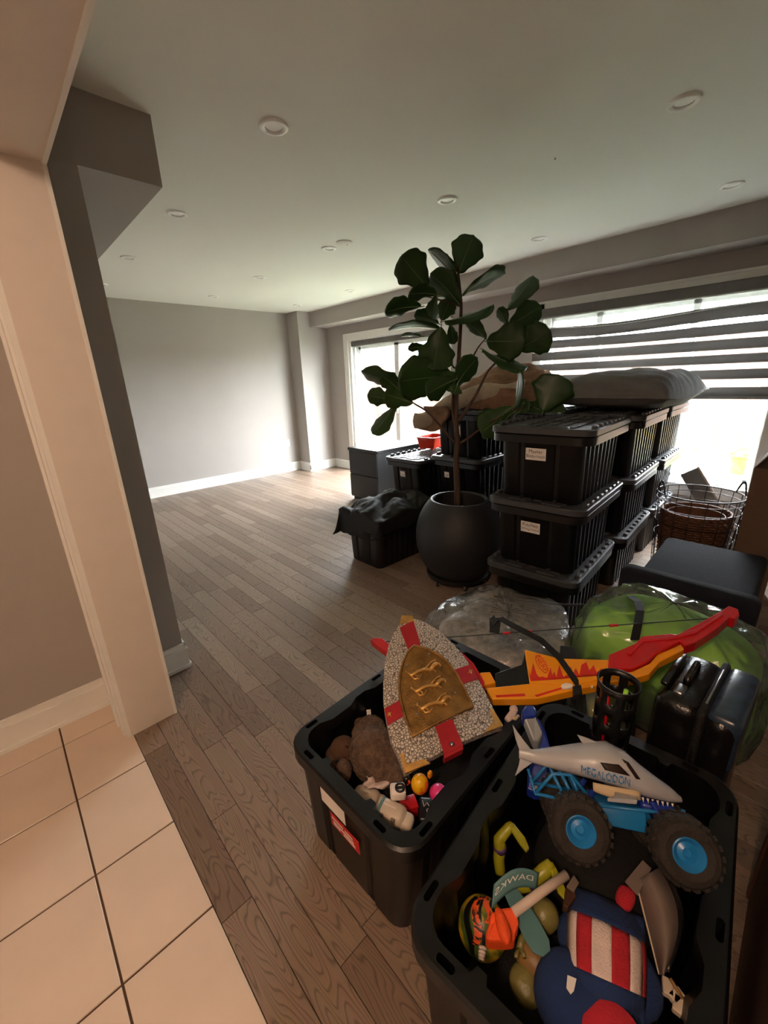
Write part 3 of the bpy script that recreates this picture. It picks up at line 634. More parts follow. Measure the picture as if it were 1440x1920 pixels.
# open totes in front
ot = tote('open black tote heaped with a black nylon bag, standing beside the round planter', 2.235, 2.31, 0, -1, False, (.82, .82, .94), 'open storage totes')
tA = tote('open black tote filled with plush toys and a toy shield', .82, .705, 0, 1.5, False, (1, .985, 1.02), 'open storage totes')
tB = tote('open black tote holding the shark monster truck and a striped cushion', .775, .168, 0, 5.0, False, (1.06, .98, 1.02), 'open storage totes')
tilt = math.atan(OIX/TH); R = Matrix.Rotation(-tilt, 3, 'Y')
def on_end(t, y, z, w, h, m, name, d=.0016):
    xx = -(OL/2-OIX*(1-z/TH))-d; b = MB(); b.rbox((xx, y, z), (.0016, w, h), .0006, 1, R); return b.build(name, m, t), xx
o, _ = on_end(tA, .045, .262, .11, .06, M['paper'], 'label', .0022)
o, xx = on_end(tA, .0, .195, .125, .05, M['red_st'], 'sticker', .0022)
b = MB()
for (yy, zz, ww) in ((.03, .010, .05), (-.02, .009, .035), (.005, -.004, .09), (-.02, -.014, .05), (.035, -.013, .03)): b.box(Vector((xx, 0+yy, .195))+R @ Vector((-.0012, 0, zz)), (.0008, ww, .006), R)
b.build('print', M['whplush'], o)

# ================================================================ PLANTER AND FIG
PX, PY = 2.235, 1.615
dl = thing('plant_caddy', 'low black round plant caddy on small casters under the planter', 'plant caddy', (PX, PY, 0))
b = MB(); b.lathe([(0, .048), (.215, .048), (.225, .055), (.225, .075), (.215, .082), (0, .082)], 40); b.build('platform', M['blackp'], dl, True, auto=40)
for i in range(6):
    a = math.radians(232+60*i); c = Vector((.195*math.cos(a), .195*math.sin(a), 0)); Rz = Matrix.Rotation(a+.5, 3, 'Z') @ Matrix.Rotation(math.pi/2, 3, 'X')
    b = MB(); b.lathe([(0, -.008), (.018, -.008), (.022, -.005), (.022, .005), (.018, .008), (0, .008)], 20, c+Vector((0, 0, .022)), Rz); q = b.build('caster_wheel', M['blackp'], dl, True, auto=40)
    b = MB(); b.lathe([(0, -.010), (.010, -.010), (.010, .010), (0, .010)], 14, c+Vector((0, 0, .022)), Rz); b.build('hub', M['steel'], q)
    b = MB(); b.box(c+Vector((0, 0, .038)), (.02, .02, .022)); b.build('fork', M['steel'], q)
pt = thing('round_planter', 'large round charcoal planter holding the fiddle-leaf fig', 'planter', (PX, PY, .082))
prof = [(0, 0), (.185, 0), (.198, .004)]
for i in range(0, 21):
    a = math.radians(-47+95*i/20); prof.append((.302*math.cos(a), .262+.302*math.sin(a)*1.17))
prof += [(.199, .530), (.193, .534), (.184, .533), (.178, .522), (.176, .46), (.18, .40), (0, .40)]
b = MB(); b.lathe(prof[:-3], 64, caps=False)
b.build('pot', M['pot'], pt, True, auto=50)
b = MB(); b.lathe([(.178, .522), (.174, .47), (.172, .42), (0, .42)], 48, caps=False); b.build('liner', M['potin'], pt, True, auto=50)
b = MB(); b.grid(lambda u, v: (.171*u*math.cos(6.2832*v), .171*u*math.sin(6.2832*v), .425+.012*noise.noise(Vector((u*math.cos(6.28*v)*5, u*math.sin(6.28*v)*5, 0)))), 9, 28, True); b.build('soil', M['soil'], pt, True)
fig = thing('fiddle_leaf_fig', 'tall fiddle-leaf fig tree with broad dark leaves in the charcoal planter', 'plant', (PX, PY, .505))
WH = Vector((CW.x, CW.y, 0)).normalized()
FO = Vector((PX, PY, .505))
def tp(px, py, d=0.): return at_plane(px, py, Vector((PX, PY, 0))+WH*d, WH)-FO
def branch(name, pts, r0, r1, seg=9):
    P3 = [tp(*q) for q in pts]; out = []
    for i in range(len(P3)-1):
        for k in range(4): out.append(P3[i].lerp(P3[i+1], k/4))
    out.append(P3[-1]); k = len(out)
    sm = [out[0]]+[(out[i-1]+out[i]*2+out[i+1])/4 for i in range(1, k-1)]+[out[-1]]
    b = MB(); b.tube(sm, [r0+(r1-r0)*i/(k-1) for i in range(k)], seg); return b.build(name, M['bark'], fig, True)
branch('trunk', [(858, 952), (857, 900), (855, 860), (858, 830), (855, 795), (855, 760), (856, 720), (860, 680), (862, 640), (864, 600), (865, 570), (862, 540), (859, 512), (860, 500)], .022, .006)
branch('branch', [(856, 832), (845, 822), (825, 798), (800, 770), (775, 756), (752, 736)], .010, .004)
branch('branch', [(856, 806), (850, 785), (848, 755), (850, 732), (852, 712, -.05)], .011, .006)
branch('branch', [(859, 790), (872, 772), (890, 745), (905, 715), (915, 695), (930, 680, .02), (945, 660, .02), (965, 635, .02)], .012, .004)
branch('branch', [(861, 832), (875, 824), (897, 807, -.03), (930, 785, -.06), (963, 768, -.08), (1000, 762, -.10)], .009, .003)
branch('branch', [(887, 668, -.02), (897, 650, -.02), (910, 635)], .006, .003)
branch('branch', [(862, 574), (850, 570), (825, 562, -.03), (800, 556, -.05)], .005, .003)
branch('branch', [(861, 690), (850, 690), (838, 660), (826, 618)], .006, .004)
LIDZ = TPITCH*1.006*2+(TH+.047)*1.006+.004
def leaf(bx, by, tx_, ty_, w, m='leaf', db=0., dt=0., sg=1, droop=.06, ratio=.78):
    A = tp(bx, by, db); T = tp(tx_, ty_, dt); ax = T-A; Ln = ax.length
    view = (FO+A-CC).normalized(); sv = ax.cross(view).normalized()
    wm = w*(FO+A-CC).dot(CW)/F; wt = max(wm, ratio*Ln*.95); cs = max(-1, min(1, wm/wt)); sn = math.sqrt(1-cs*cs)*sg
    nv = sv.cross(ax.normalized()).normalized(); side = sv*cs+nv*sn; up = side.cross(ax.normalized()).normalized()
    sd = random.random()*50
    def wid(t):
        if t > .62: q = max(0, 1-((t-.62)/.385)**2)**.5
        else: q = (.30+.70*smoothstep(.0, .62, t))*min(1, (t/.10))**.5
        return q*(1-.10*math.exp(-((t-.34)/.09)**2))
    def fn(u, v):
        t = u; s_ = (v-.5)*2
        hw = wt/2*wid(t) if 0 < t < .999 else wt*.02
        wav = .035*Ln*noise.noise(Vector((t*5+sd, s_*1.5, sd)))*abs(s_)**1.5
        z = -droop*Ln*(2*t-1)**2+.05*Ln*s_*s_+wav
        P = A+ax*t+side*(hw*s_*(1+.06*math.sin(t*22+sd)*abs(s_)))+up*(z+droop*Ln); Wp = P+FO
        k_ = smoothstep(1.36, 1.28, Wp.y-.08*(Wp.x-1.97))*smoothstep(1.90, 1.95, Wp.x)
        if k_ > 0 and Wp.z < LIDZ: P.z += (LIDZ-Wp.z)*k_
        return P
    b = MB(); b.grid(fn, 24, 11); b.cur = 1
    b.tube([fn(i/12, .5)-up*.0012 for i in range(12)], [.0028-.0018*i/11 for i in range(12)], 5)
    b.tube([fn(0, .5), A-ax.normalized()*.02+up*0], [.003, .003], 5)
    o = b.build('leaf', [M[m], M['vein']], fig, True); md = o.modifiers.new('thick', 'SOLIDIFY'); md.thickness = .0012; return o
D = Mi = Br = 'leaf'
for a in [(859, 512, 888, 440, 62, Br), (853, 497, 822, 487, 22, D, .03, .05), (858, 533, 802, 469, 22, D, 0, -.03), (803, 540, 752, 480, 66, D, -.04, -.10), (863, 573, 806, 513, 46, D, 0, .02),
          (820, 553, 767, 552, 32, Mi, -.06, -.14), (868, 555, 948, 513, 24, D, 0, .05, -1), (790, 575, 722, 586, 34, D, -.04, -.08), (820, 553, 811, 598, 26, D, -.04, -.08), (833, 602, 926, 570, 18, D, -.02, -.10),
          (822, 607, 776, 592, 26, Br, .05, .10), (824, 617, 729, 620, 14, D, -.02, -.04), (790, 631, 752, 631, 7, D, 0, 0), (845, 608, 853, 645, 24, Br, .06, .08), (827, 612, 812, 694, 72, D, -.10, -.14, 1, .1),
          (796, 650, 765, 655, 16, D, .03, .04), (852, 706, 747, 716, 78, D, -.10, -.18, 1, .08), (851, 730, 896, 670, 40, D, -.06, -.03, -1), (858, 720, 852, 738, 26, D, -.1, -.14), (853, 712, 800, 740, 44, D, -.13, -.2),
          (752, 736, 677, 697, 30, Mi, 0, -.04), (752, 734, 716, 704, 34, Mi, -.02, -.06), (738, 752, 688, 742, 34, D, .02, .04), (775, 756, 720, 738, 44, Mi, -.03, -.05), (740, 757, 697, 813, 32, D, 0, -.02, -1),
          (950, 580, 999, 516, 34, Br, .04, .08), (955, 610, 1016, 574, 50, D, .02, .02), (973, 655, 1033, 620, 62, Mi, 0, -.04), (912, 640, 985, 640, 72, Mi, -.05, -.09), (950, 612, 934, 577, 22, Mi, .03, .04),
          (911, 636, 874, 603, 26, Br, 0, .02), (905, 655, 990, 687, 20, D, -.03, -.06), (918, 665, 965, 680, 26, Mi, 0, -.04), (1018, 772, 1048, 702, 76, Br, -.10, -.10, 1, .02, .9), (985, 757, 1060, 784, 56, D, -.08, -.12),
          (962, 762, 902, 812, 62, D, -.05, -.08), (962, 768, 971, 690, 12, Br, -.08, -.10), (967, 770, 942, 797, 20, Br, -.08, -.1), (964, 788, 986, 747, 26, Mi, -.07, -.08), (905, 805, 915, 822, 18, D, -.04, -.05),
          (828, 600, 845, 560, 36, D, .04, .08), (850, 735, 830, 700, 40, D, -.12, -.14), (970, 640, 1000, 590, 44, D, .05, .06)]:
    leaf(*a)

# ================================================================ THINGS AROUND THE STACKS
cb = thing('black_cabinet', 'low black cabinet with a glossy top in front of the patio door', 'cabinet', (3.11, 3.39, 0))
b = MB(); b.bb(.006, .76, .006, .504, .04, .615); b.build('body', M['blackm'], cb)
b = MB(); b.rbox((.38, .255, .632), (.78, .53, .034), .004, 2); b.build('top', M['case'], cb)
b = MB(); b.bb(.03, .74, .02, .49, 0, .04); b.build('plinth', M['blackm'], cb)
for i in range(2): b = MB(); b.rbox((.0, .255, .19+.285*i), (.016, .49, .275), .003, 1); b.build('drawer', M['blackm'], cb)
zc = TPITCH*1.006*3; zl = 2*.362                      # tops of the tall and the low stacks
ob = thing('orange_crate', 'bright orange-red plastic crate on the low stack of totes', 'crate', at_z(812, 838, zl+.02).to_tuple()[:2]+(zl,), math.radians(8)); ob.location.z += .011
b = MB()
def rr(L, W, r, z): return [(x, y, z) for x, y in outline(L, W, r, plain=True)]
b.loft([rr(.27, .17, .02, .016), rr(.31, .21, .025, .115), rr(.325, .225, .027, .116), rr(.325, .225, .027, .124), rr(.30, .20, .024, .124), rr(.262, .162, .02, .022)], True, True)
b.build('tray', M['orange'], ob, True, auto=40)
for sx in (-1, 1):
    for sy in (-1, 1): b = MB(); b.rbox((sx*.11, sy*.062, .012), (.04, .03, .024), .004, 1); b.build('foot', M['orange'], ob)
for sx in (-1, 1): b = MB(); b.rbox((sx*.163, 0, .10), (.012, .09, .02), .004, 1); b.build('handle', M['orange'], ob)
# grey dog cushion across the far columns
cu = thing('dog_cushion', 'large grey tufted dog bed cushion lying on the tote stacks', 'cushion', (3.45, .985, zc+.010), math.radians(2))
def cush(x, y, top):
    X = .70*x*(1-.05*(1-y*y)); Y = .36*y*(1-.08*(1-x*x)); pr = max(0, (1-abs(x)**3.6)*(1-abs(y)**3.6))**.5
    seam = .055+.012*noise.noise(Vector((X*3, Y*3, 7)))+.03*x*x
    if not top: return (X, Y, max(.004, seam-.06*pr**.6))
    z = .185*pr
    for (qx, qy) in ((-.34, .0), (.30, .02)): z -= .085*math.exp(-((X-qx)**2+(Y-qy)**2)/.010)
    z += pr*(.020*noise.noise(Vector((X*5, Y*6, 2)))+.030*(.3-abs(noise.noise(Vector((X*4, Y*7, 5))))))
    g = smoothstep(.15, .85, x)*pr**.6; z += .017*g*math.sin(46*X+9*Y+5*noise.noise(Vector((X*4, Y*5, 1))))
    g2 = smoothstep(.45, .95, abs(y))*pr**.4; z += .010*g2*math.sin(38*X+3*noise.noise(Vector((X*6, Y*3, 4))))
    return (X, Y, seam+z)
b = MB(); b.grid(lambda u, v: cush(2*u-1, 2*v-1, True), 110, 64); b.grid(lambda u, v: cush(2*u-1, 2*v-1, False), 40, 24); b.build('cover', M['greyfab'], cu, True)
ed_ = [(-1+2*i/20, -1) for i in range(20)]+[(1, -1+2*i/12) for i in range(12)]+[(1-2*i/20, 1) for i in range(20)]+[(-1, 1-2*i/12) for i in range(12)]
b = MB(); b.tube([cush(x, y, True) for x, y in ed_], .005, 6, closed=True); b.build('piping', M['greyfab'], cu, True)
for (qx, qy) in ((-.34, 0), (.30, .02)): b = MB(); b.lathe([(0, .004), (.012, .002), (.015, -.002), (0, -.004)], 14, (qx, qy, cush(qx/.70, qy/.36, True)[2]+.002)); b.build('button', M['greyfab'], cu, True)
# brown fleece blanket with cream underside, bundled on the stacks behind the fig
bk = thing('fleece_blanket', 'bundled brown fleece blanket with cream sherpa folds behind the fig leaves', 'blanket', (3.2, 1.88, zc))
def bun(u, v):
    a = 2*math.pi*v; t = u
    prof = math.sin(math.pi*(.5+.5*t))                    # 1 at the base ring, 0 at the top
    rx, ry = .34, .50
    r = (1-t)**.5 if t < 1 else 0
    x = rx*math.cos(a)*(1-t**2.2)**.5 if t < 1 else 0; y = ry*math.sin(a)*(1-t**2.2)**.5 if t < 1 else 0
    z = .34*t*(1-.35*smoothstep(-.1, .6, y))
    q = Vector((x*4, y*4, z*5)); f = 1+.10*noise.noise(q)+.10*(.3-abs(noise.noise(q*1.3+Vector((4, 2, 1)))))
    return (x*f, y*f, max(0, z*f+.02*math.sin(14*z*8+y*6)*.5))
b = MB(); b.grid(bun, 26, 56, True); b.build('fleece', M['brownfl'], bk, True)
def fold(u, v):                                           # cream strip folded across the near face
    px = 778+(985-778)*u
    y0 = 762-42*smoothstep(0, .55, u)-4*u+ (14*(1-u))
    h = 30-6*abs(u-.4)*2
    P = at_plane(px, y0+h*v+3*math.sin(u*17), Vector((2.84, 1.9, 0)), Vector((.93, .36, 0)).normalized())
    P = P-Vector((3.2, 1.88, zc)); P.x += -.02*math.sin(math.pi*v); return P
b = MB(); b.grid(fold, 24, 7); o = b.build('sherpa_fold', M['creamfl'], bk, True); md = o.modifiers.new('thick', 'SOLIDIFY'); md.thickness = .03; md.offset = 0
def hang(u, v):                                           # corner hanging over the left end of the lid
    px = 795+(42)*v+8*math.sin(u*5); py = 762+ (48-6*abs(v-.5)*2)*u
    P = at_plane(px, py, Vector((2.695, 2.33, 0)), Vector((1, 0, 0)))-Vector((3.2, 1.88, zc)); P.x -= .010*math.sin(v*7+u*2); return P
b = MB(); b.grid(hang, 14, 12); o = b.build('hanging_corner', M['brownfl'], bk, True); md = o.modifiers.new('thick', 'SOLIDIFY'); md.thickness = .022; md.offset = 0
# black nylon bag slumped on the open tote
nb = thing('nylon_bag', 'crumpled black nylon bag slumped over the open tote beside the planter', 'bag', (2.235, 2.31, .36))
def nyl(u, v):
    a, c = 2*u-1, 2*v-1; X = (.44 if a < 0 else .335)*a; Y = .305*c; r = max(abs(a) if a < 0 else 0, abs(c)); n1 = noise.noise(Vector((a*1.6, c*1.6, 3)))
    z = .105*(1-.75*a*a)*(1-.8*c*c)+.05*smoothstep(-.3, 1, a)*(1-c*c)
    w1 = math.sin(7.5*(.75*c-.55*a)+5*n1); z += .030*w1*abs(w1)**.3*(1-.5*max(abs(a), abs(c)))+.020*(.35-abs(noise.noise(Vector((a*2.2+c*1.2, (c-a)*4.2, 1)))))+.008*noise.noise(Vector((a*9, c*9, 0)))
    e = smoothstep(.76, 1.0, r); z = max(z, -.012)*(1-e)-e*(.07+.02*noise.noise(Vector((a*4, c*4, 8)))+(.07 if c > -.2 else 0)*smoothstep(0, -.8, a))
    hang = smoothstep(.72, .82, r); X = X if a > 0 else X*(1-hang)+hang*(-.338 if -a >= abs(c) else X); Y = Y*(1-hang)+hang*(math.copysign(.232, c) if abs(c) > -min(a, 0) else Y)
    return (X+.006*noise.noise(Vector((a*5, c*5, 2)))*e, Y+.006*noise.noise(Vector((a*3, 5, c*3)))*e, z+.022)
b = MB(); b.grid(nyl, 64, 64); o = b.build('shell', M['fabk'], nb, True); md = o.modifiers.new('t', 'SOLIDIFY'); md.thickness = .006
b = MB(); b.tube([Vector(nyl(.25+.03*i, .3+.02*math.sin(i*.7)))+Vector((0, 0, .003)) for i in range(16)], .003, 5); b.build('zip', M['wire'], nb, True)
rc = tag(MB().blob((2.13, 2.19, .375), (.12, .035, .02), .2, 9, 3, 1, 14, 24).build('red_cloth', M['redcl'], None, True), 'folded dark red cloth tucked under the black nylon bag', 'cloth'); origin_to(rc, (2.13, 2.19, .36))

# ---- wire basket with wicker basket
BXc, BYc = 3.40, .462
wb = thing('wire_basket', 'tall round dark wire basket standing around the wicker basket', 'basket', (BXc, BYc, 0))
RT, RB_, HB = .245, .205, .60
def wr_(z): return RB_+(RT-RB_)*z/HB
for z in (.004, .10, .20, .30, .40, .50, .56, HB):
    b = MB(); b.tube([(wr_(z)*math.cos(i*math.pi/24), wr_(z)*math.sin(i*math.pi/24), z) for i in range(48)], .0045 if z == HB else .0026, 6, closed=True); b.build('rim' if z == HB else 'hoop', M['wire'], wb, True)
for i in range(18):
    a = 2*math.pi*i/18; b = MB(); b.tube([(wr_(z)*math.cos(a), wr_(z)*math.sin(a), z) for z in (0, HB/2, HB)], .0026, 6); b.build('wire', M['wire'], wb, True)
for a0 in (2.2, 5.3):
    b = MB(); b.tube([(RT*math.cos(a0-.22+.44*i/10), RT*math.sin(a0-.22+.44*i/10), HB+.085*math.sin(math.pi*i/10)) for i in range(11)], .005, 7); b.build('handle', M['wire'], wb, True)
wk = thing('wicker_basket', 'round brown woven wicker basket inside the wire basket', 'basket', (BXc, BYc, .008))
b = MB(); n_ = 26
for k in range(n_):
    z = .012+k*(.44/n_); R0 = .165+.03*z/.44
    b.tube([((R0+.006*math.sin(i*math.pi/96*2*24+(k % 2)*math.pi))*math.cos(i*math.pi/48), (R0+.006*math.sin(i*math.pi/96*2*24+(k % 2)*math.pi))*math.sin(i*math.pi/48), z) for i in range(96)], .0085, 5, closed=True)
b.build('weave', M['wicker'], wk, True)
b = MB(); b.lathe([(0, .0), (.16, 0), (.163, .45), (.158, .45), (.152, .01), (0, .01)], 32); b.build('lining', M['wicker'], wk, True, auto=40)
for k in range(2): b = MB(); b.tube([((.196+.006*math.sin(i*math.pi/96*60+k*math.pi))*math.cos(i*math.pi/48), (.196+.006*math.sin(i*math.pi/96*60+k*math.pi))*math.sin(i*math.pi/48), .45+.012*k) for i in range(96)], .010, 6, closed=True); b.build('rim_braid', M['wicker'], wk, True)
# grey wedge, dark binder with rings and folded papers by the window
gT, gB = at_x(1292, 884, 3.86), at_x(1352, 985, 3.72); gD = (gB-gT).normalized(); gF = gT+gD*(gT.z/-gD.z)*.985
gp = thing('grey_panel', 'slanted grey plastic panel leaning by the window behind the baskets', 'panel', (gF.x, gF.y, 0))
gy = (Vector((0, 1, 0))-gD*gD.y).normalized(); gx = gy.cross(gD); Rm = Matrix((gx, gy, gD)).transposed(); gc = (gT+gF)/2-Vector((gF.x, gF.y, 0)); gl_ = (gT-gF).length
b = MB(); b.rbox(gc, (.05, .12, gl_), .012, 2, Rm); b.build('panel', M['greyp'], gp, True, auto=40)
b = MB(); b.rbox(gc+Rm @ Vector((.0, -.062, 0)), (.056, .014, gl_), .004, 2, Rm); b.build('edge_strip', M['whitep'], gp)
sb = thing('spiral_binder', 'dark spiral-bound binder standing beside the wire basket', 'binder', (3.40, .209, 0), math.radians(0))
b = MB(); b.bb(-.13, .13, -.014, .008, 0, .50); b.build('cover', M['fabk'], sb)
b = MB(); b.bb(-.125, .125, -.008, .003, .005, .505); b.build('pages', M['paper'], sb)
for i in range(9): b = MB(); b.tube([(-.135+.016*math.cos(j*math.pi/8), -.003+.014*math.sin(j*math.pi/8), .06+.05*i) for j in range(16)], .0022, 5, closed=True); b.build('ring', M['steel'], sb, True)
fp = thing('cable_coil', 'coil of black cable heaped on the floor under the window', 'cable', (3.98, .12, 0))
for k in range(4): b = MB(); b.tube([((.10+.012*k)*math.cos(i*math.pi/12), (.10+.008*k)*math.sin(i*math.pi/12), .012+.02*k+.006*math.sin(i+k)) for i in range(24)], .008, 6, closed=True); b.build('loop', M['blackp'], fp, True)
# ---- tall narrow cardboard box, navy chair, dark wood bookcase
bx = thing('cardboard_box', 'tall narrow brown cardboard box standing by the window', 'box', (2.93, .02, 0))
b = MB(); b.bb(0, .45, 0, .17, 0, .89); b.build('carton', M['card'], bx)
b = MB(); b.prism([(0, .17, .89), (.45, .17, .89), (.45, .12, .975), (0, .12, .975)], [(.0, .166, .889), (.45, .166, .889), (.45, .116, .972), (0, .116, .972)]); b.build('flap', M['card'], bx)
b = MB(); b.prism([(0, 0, .89), (.45, 0, .89), (.45, -.06, .95), (0, -.06, .95)], [(.0, .004, .888), (.45, .004, .888), (.45, -.056, .947), (0, -.056, .947)]); b.build('flap', M['card'], bx)
ch = thing('lounge_chair', 'low navy upholstered lounge chair between the totes and the cardboard box', 'chair', (2.41, .27, 0))
b = MB(); b.rbox((-.32, 0, .30), (.10, .52, .42), .035, 4, Matrix.Rotation(math.radians(4), 3, 'Y')); b.build('backrest', M['navy'], ch, True)
b = MB(); b.rbox((.07, -.005, .37), (.64, .46, .13), .03, 4, Matrix.Rotation(math.radians(-5), 3, 'Y')); b.build('seat', M['navy'], ch, True)
b = MB(); b.rbox((.06, -.005, .24), (.60, .46, .14), .02, 3); b.build('seat_frame', M['navy'], ch, True)
for sx in (-.26, .32):
    for sy in (-.19, .19): b = MB(); b.tube([(sx, sy, 0), (sx, sy, .20)], [.014, .02], 10); b.build('leg', M['wood'], ch, True)
bc = thing('dark_bookcase', 'dark stained wooden bookcase standing beside the open toy totes', 'bookcase', (.56, -.13, 0))
b = MB(); b.bb(0, .68, -.022, 0, 0, 1.02); b.build('side_panel', M['wood'], bc)
b = MB(); b.bb(.655, .69, -.03, .006, 0, 1.02); b.build('edge_trim', M['wood'], bc)
b = MB(); b.bb(0, .68, -.40, -.378, 0, 1.02); b.build('side_panel', M['wood'], bc)
for z in (.06, .36, .66, .99): b = MB(); b.bb(.01, .67, -.378, -.022, z, z+.028); b.build('shelf', M['wood'], bc)
b = MB(); b.bb(.0, .012, -.378, -.022, .02, 1.0); b.build('back_panel', M['wood'], bc)
# ---- suitcase
sc_ = thing('suitcase', 'black hard-shell carry-on suitcase with blue-grey front pocket standing behind the toy tote', 'suitcase', (1.385, .075, 0), math.radians(-3))
b = MB(); b.rbox((0, .035, .275), (.31, .125, .46), .045, 5); b.build('rear_shell', M['case'], sc_, True)
b = MB(); b.rbox((0, -.062, .275), (.31, .085, .46), .04, 5); b.build('front_shell', M['case'], sc_, True)
b = MB(); b.rbox((0, -.02, .275), (.315, .022, .465), .01, 2); b.build('zip_band', M['fabk'], sc_, True)
b = MB(); b.tube([(-.150, -.02, .10), (-.156, -.02, .35), (-.15, -.02, .47), (-.1, -.02, .506), (.1, -.02, .506), (.15, -.02, .47)], .004, 6); b.build('zip', M['steel'], sc_, True)
b = MB(); b.rbox((.0, -.068, .425), (.285, .078, .178), .022, 4); b.build('pocket', M['bluep'], sc_, True)
b = MB(); b.tube([(-.05, .04, .50), (-.05, .04, .525), (.05, .04, .525), (.05, .04, .50)], .010, 8); b.build('carry_handle', M['case'], sc_, True)
b = MB(); b.rbox((-.095, .045, .505), (.05, .026, .022), .006, 2); b.build('handle_latch', M['steel'], sc_, True)
b = MB(); b.rbox((.0, .085, .508), (.2, .022, .016), .006, 2); b.build('pull_handle', M['case'], sc_, True)
for sx in (-.115, .115):
    for sy in (-.06, .06): b = MB(); b.lathe([(0, -.012), (.02, -.012), (.023, 0), (.02, .012), (0, .012)], 16, (sx, sy, .023), Matrix.Rotation(math.pi/2, 3, 'X')); b.build('wheel', M['blackp'], sc_, True)
    b = MB(); b.box((sx, 0, .045), (.04, .15, .02)); b.build('wheel_mount', M['case'], sc_)

# ================================================================ BAGS, BOW, SHIELD
def press(mb, side, gap, off=(0, 0)):     # flatten what crosses the plane where the bags meet
    n = Vector((-.6, 1)).normalized(); out = []
    for x, y, z in mb.v:
        d = (Vector((x+off[0]-1.55, y+off[1]-.52))).dot(n)*side
        if d < gap: x += n.x*side*(gap-d); y += n.y*side*(gap-d)
        out.append((x, y, z))
    mb.v = out; return mb
g1 = tag(press(MB().blob((1.56, .83, .16), (.265, .265, .15), .22, 3.0, 2, .66, 40, 60, ridge=.22, rs=6, zmin=.006), 1, .016).build('quilt', M['silver'], None, True), 'silvery grey quilted bedding packed in the clear plastic bag', 'bedding'); origin_to(g1, (1.56, .83, 0))
cbg = thing('clear_bag', 'clear crinkled plastic bag of silvery bedding on the floor', 'bag', (1.56, .83, 0))
b = MB(); b.blob((0, 0, .175), (.31, .31, .178), .20, 3.0, 2, .62, 34, 52, ridge=.22, rs=4, zmin=.002, fine=.015); b.jitter(.0045); press(b, 1, .0, (1.56, .83)); b.build('film', M['film'], cbg, True, auto=11)
b = MB(); pts = [at_z(px, py, .33)-Vector((1.56, .83, 0)) for px, py in ((925, 1118), (990, 1126), (1060, 1134), (1115, 1135), (1150, 1150), (1175, 1180), (1185, 1205))]; b.tube(pts, .005, 6); b.build('zip', M['fabk'], cbg, True)
g2 = tag(press(MB().blob((1.785, .25, .232), (.208, .290, .222), .14, 3.2, 5, .60, 40, 60, ridge=.14, rs=4, zmin=.006), -1, .016).build('green_bedding', M['green'], None, True), 'lime green bedding packed in the clear vinyl bag', 'bedding'); origin_to(g2, (1.785, .25, 0))
gbg = thing('vinyl_bag', 'clear vinyl bag of lime green bedding in front of the navy chair', 'bag', (1.785, .25, 0))
b = MB(); b.blob((0, 0, .245), (.230, .315, .250), .14, 3.2, 5, .58, 30, 46, ridge=.16, rs=4, zmin=.002, fine=.03); b.jitter(.0045); press(b, -1, .0, (1.785, .25)); b.build('film', M['film2'], gbg, True, auto=11)
pts = [at_z(px, py, z)-Vector((1.785, .25, 0)) for px, py, z in ((1182, 1118, .50), (1196, 1128, .53), (1200, 1145, .53), (1196, 1170, .51), (1190, 1200, .47))]
def ribbon(pts, wv, hw, th, up):
    b = MB(); r_ = []
    for p in pts: r_.append([p-wv*hw-up*th, p+wv*hw-up*th, p+wv*hw+up*th, p-wv*hw+up*th])
    b.loft(r_); return b
hz = Vector((CR.x, CR.y, 0)).normalized()
ribbon(pts, hz, .016, .002, Vector((-.5, -.5, .7))).build('carry_strap', M['fabk'], gbg)
g3 = tag(press(MB().blob((1.385, .385, .15), (.10, .12, .125), .15, 6, 8, .8, 20, 30, ridge=.12, rs=8, zmin=.01), -1, .014).build('yellow_green_cloth', M['olive'], None, True), 'yellow-green cloth in the small clear bag under the toy bow', 'cloth'); origin_to(g3, (1.385, .385, 0))
sbg = tag(press(MB().blob((1.385, .385, .165), (.125, .145, .16), .16, 5, 8, .75, 34, 52, ridge=.16, rs=7, zmin=.002), -1, .0).build('small_clear_bag', M['film'], None, True), 'small clear plastic bag of yellow-green cloth behind the toy totes', 'bag'); origin_to(sbg, (1.385, .385, 0))

def plane_map(a, b_, c):
    n = (b_-a).cross(c-a).normalized()
    if n.z < 0: n = -n
    return (lambda px, py, h=0.: at_plane(px, py, a, n)+n*h), n
# ---- toy bow
bo = at_z(1000, 1310, .45); BWo = Vector((bo.x, bo.y, bo.z))
BWm, BWn = plane_map(at_z(700, 1203, .425), at_z(1380, 1160, .60), bo)
bw_ = thing('toy_bow', 'red and amber toy bow with flame print lying across the bags and totes', 'toy bow', BWo)
def c2(cx, cy): return (840+cx/2.4, 1080+cy/2.4)
def bpoly(name, pts, h0, h1, m, conv=c2, inset=0.):
    q = [conv(*p) for p in pts]; ax = sum(p[0] for p in q)/len(q); ay = sum(p[1] for p in q)/len(q)
    up = [BWm(p[0]+(ax-p[0])*inset, p[1]+(ay-p[1])*inset, h1)-BWo for p in q]; lo = [BWm(p[0], p[1], h0)-BWo for p in q]
    bm = MB(); bm.prism(up, lo); o = bm.build(name, m, bw_)
    md = o.modifiers.new('bev', 'BEVEL'); md.width = .003; md.segments = 2; md.limit_method = 'ANGLE'; md.angle_limit = math.radians(50)
    return o
pxid = lambda x, y: (x, y)
bpoly('lower_limb', [(172, 515), (365, 495), (600, 470), (722, 462), (830, 440), (905, 405), (940, 365), (1045, 318), (1062, 342), (950, 398), (905, 452), (860, 466), (590, 520), (400, 563), (200, 566)], -.02, .012, M['yel'])
bpoly('riser', [(345, 345), (500, 385), (722, 392), (722, 468), (600, 500), (368, 497)], -.018, .016, M['yel'])
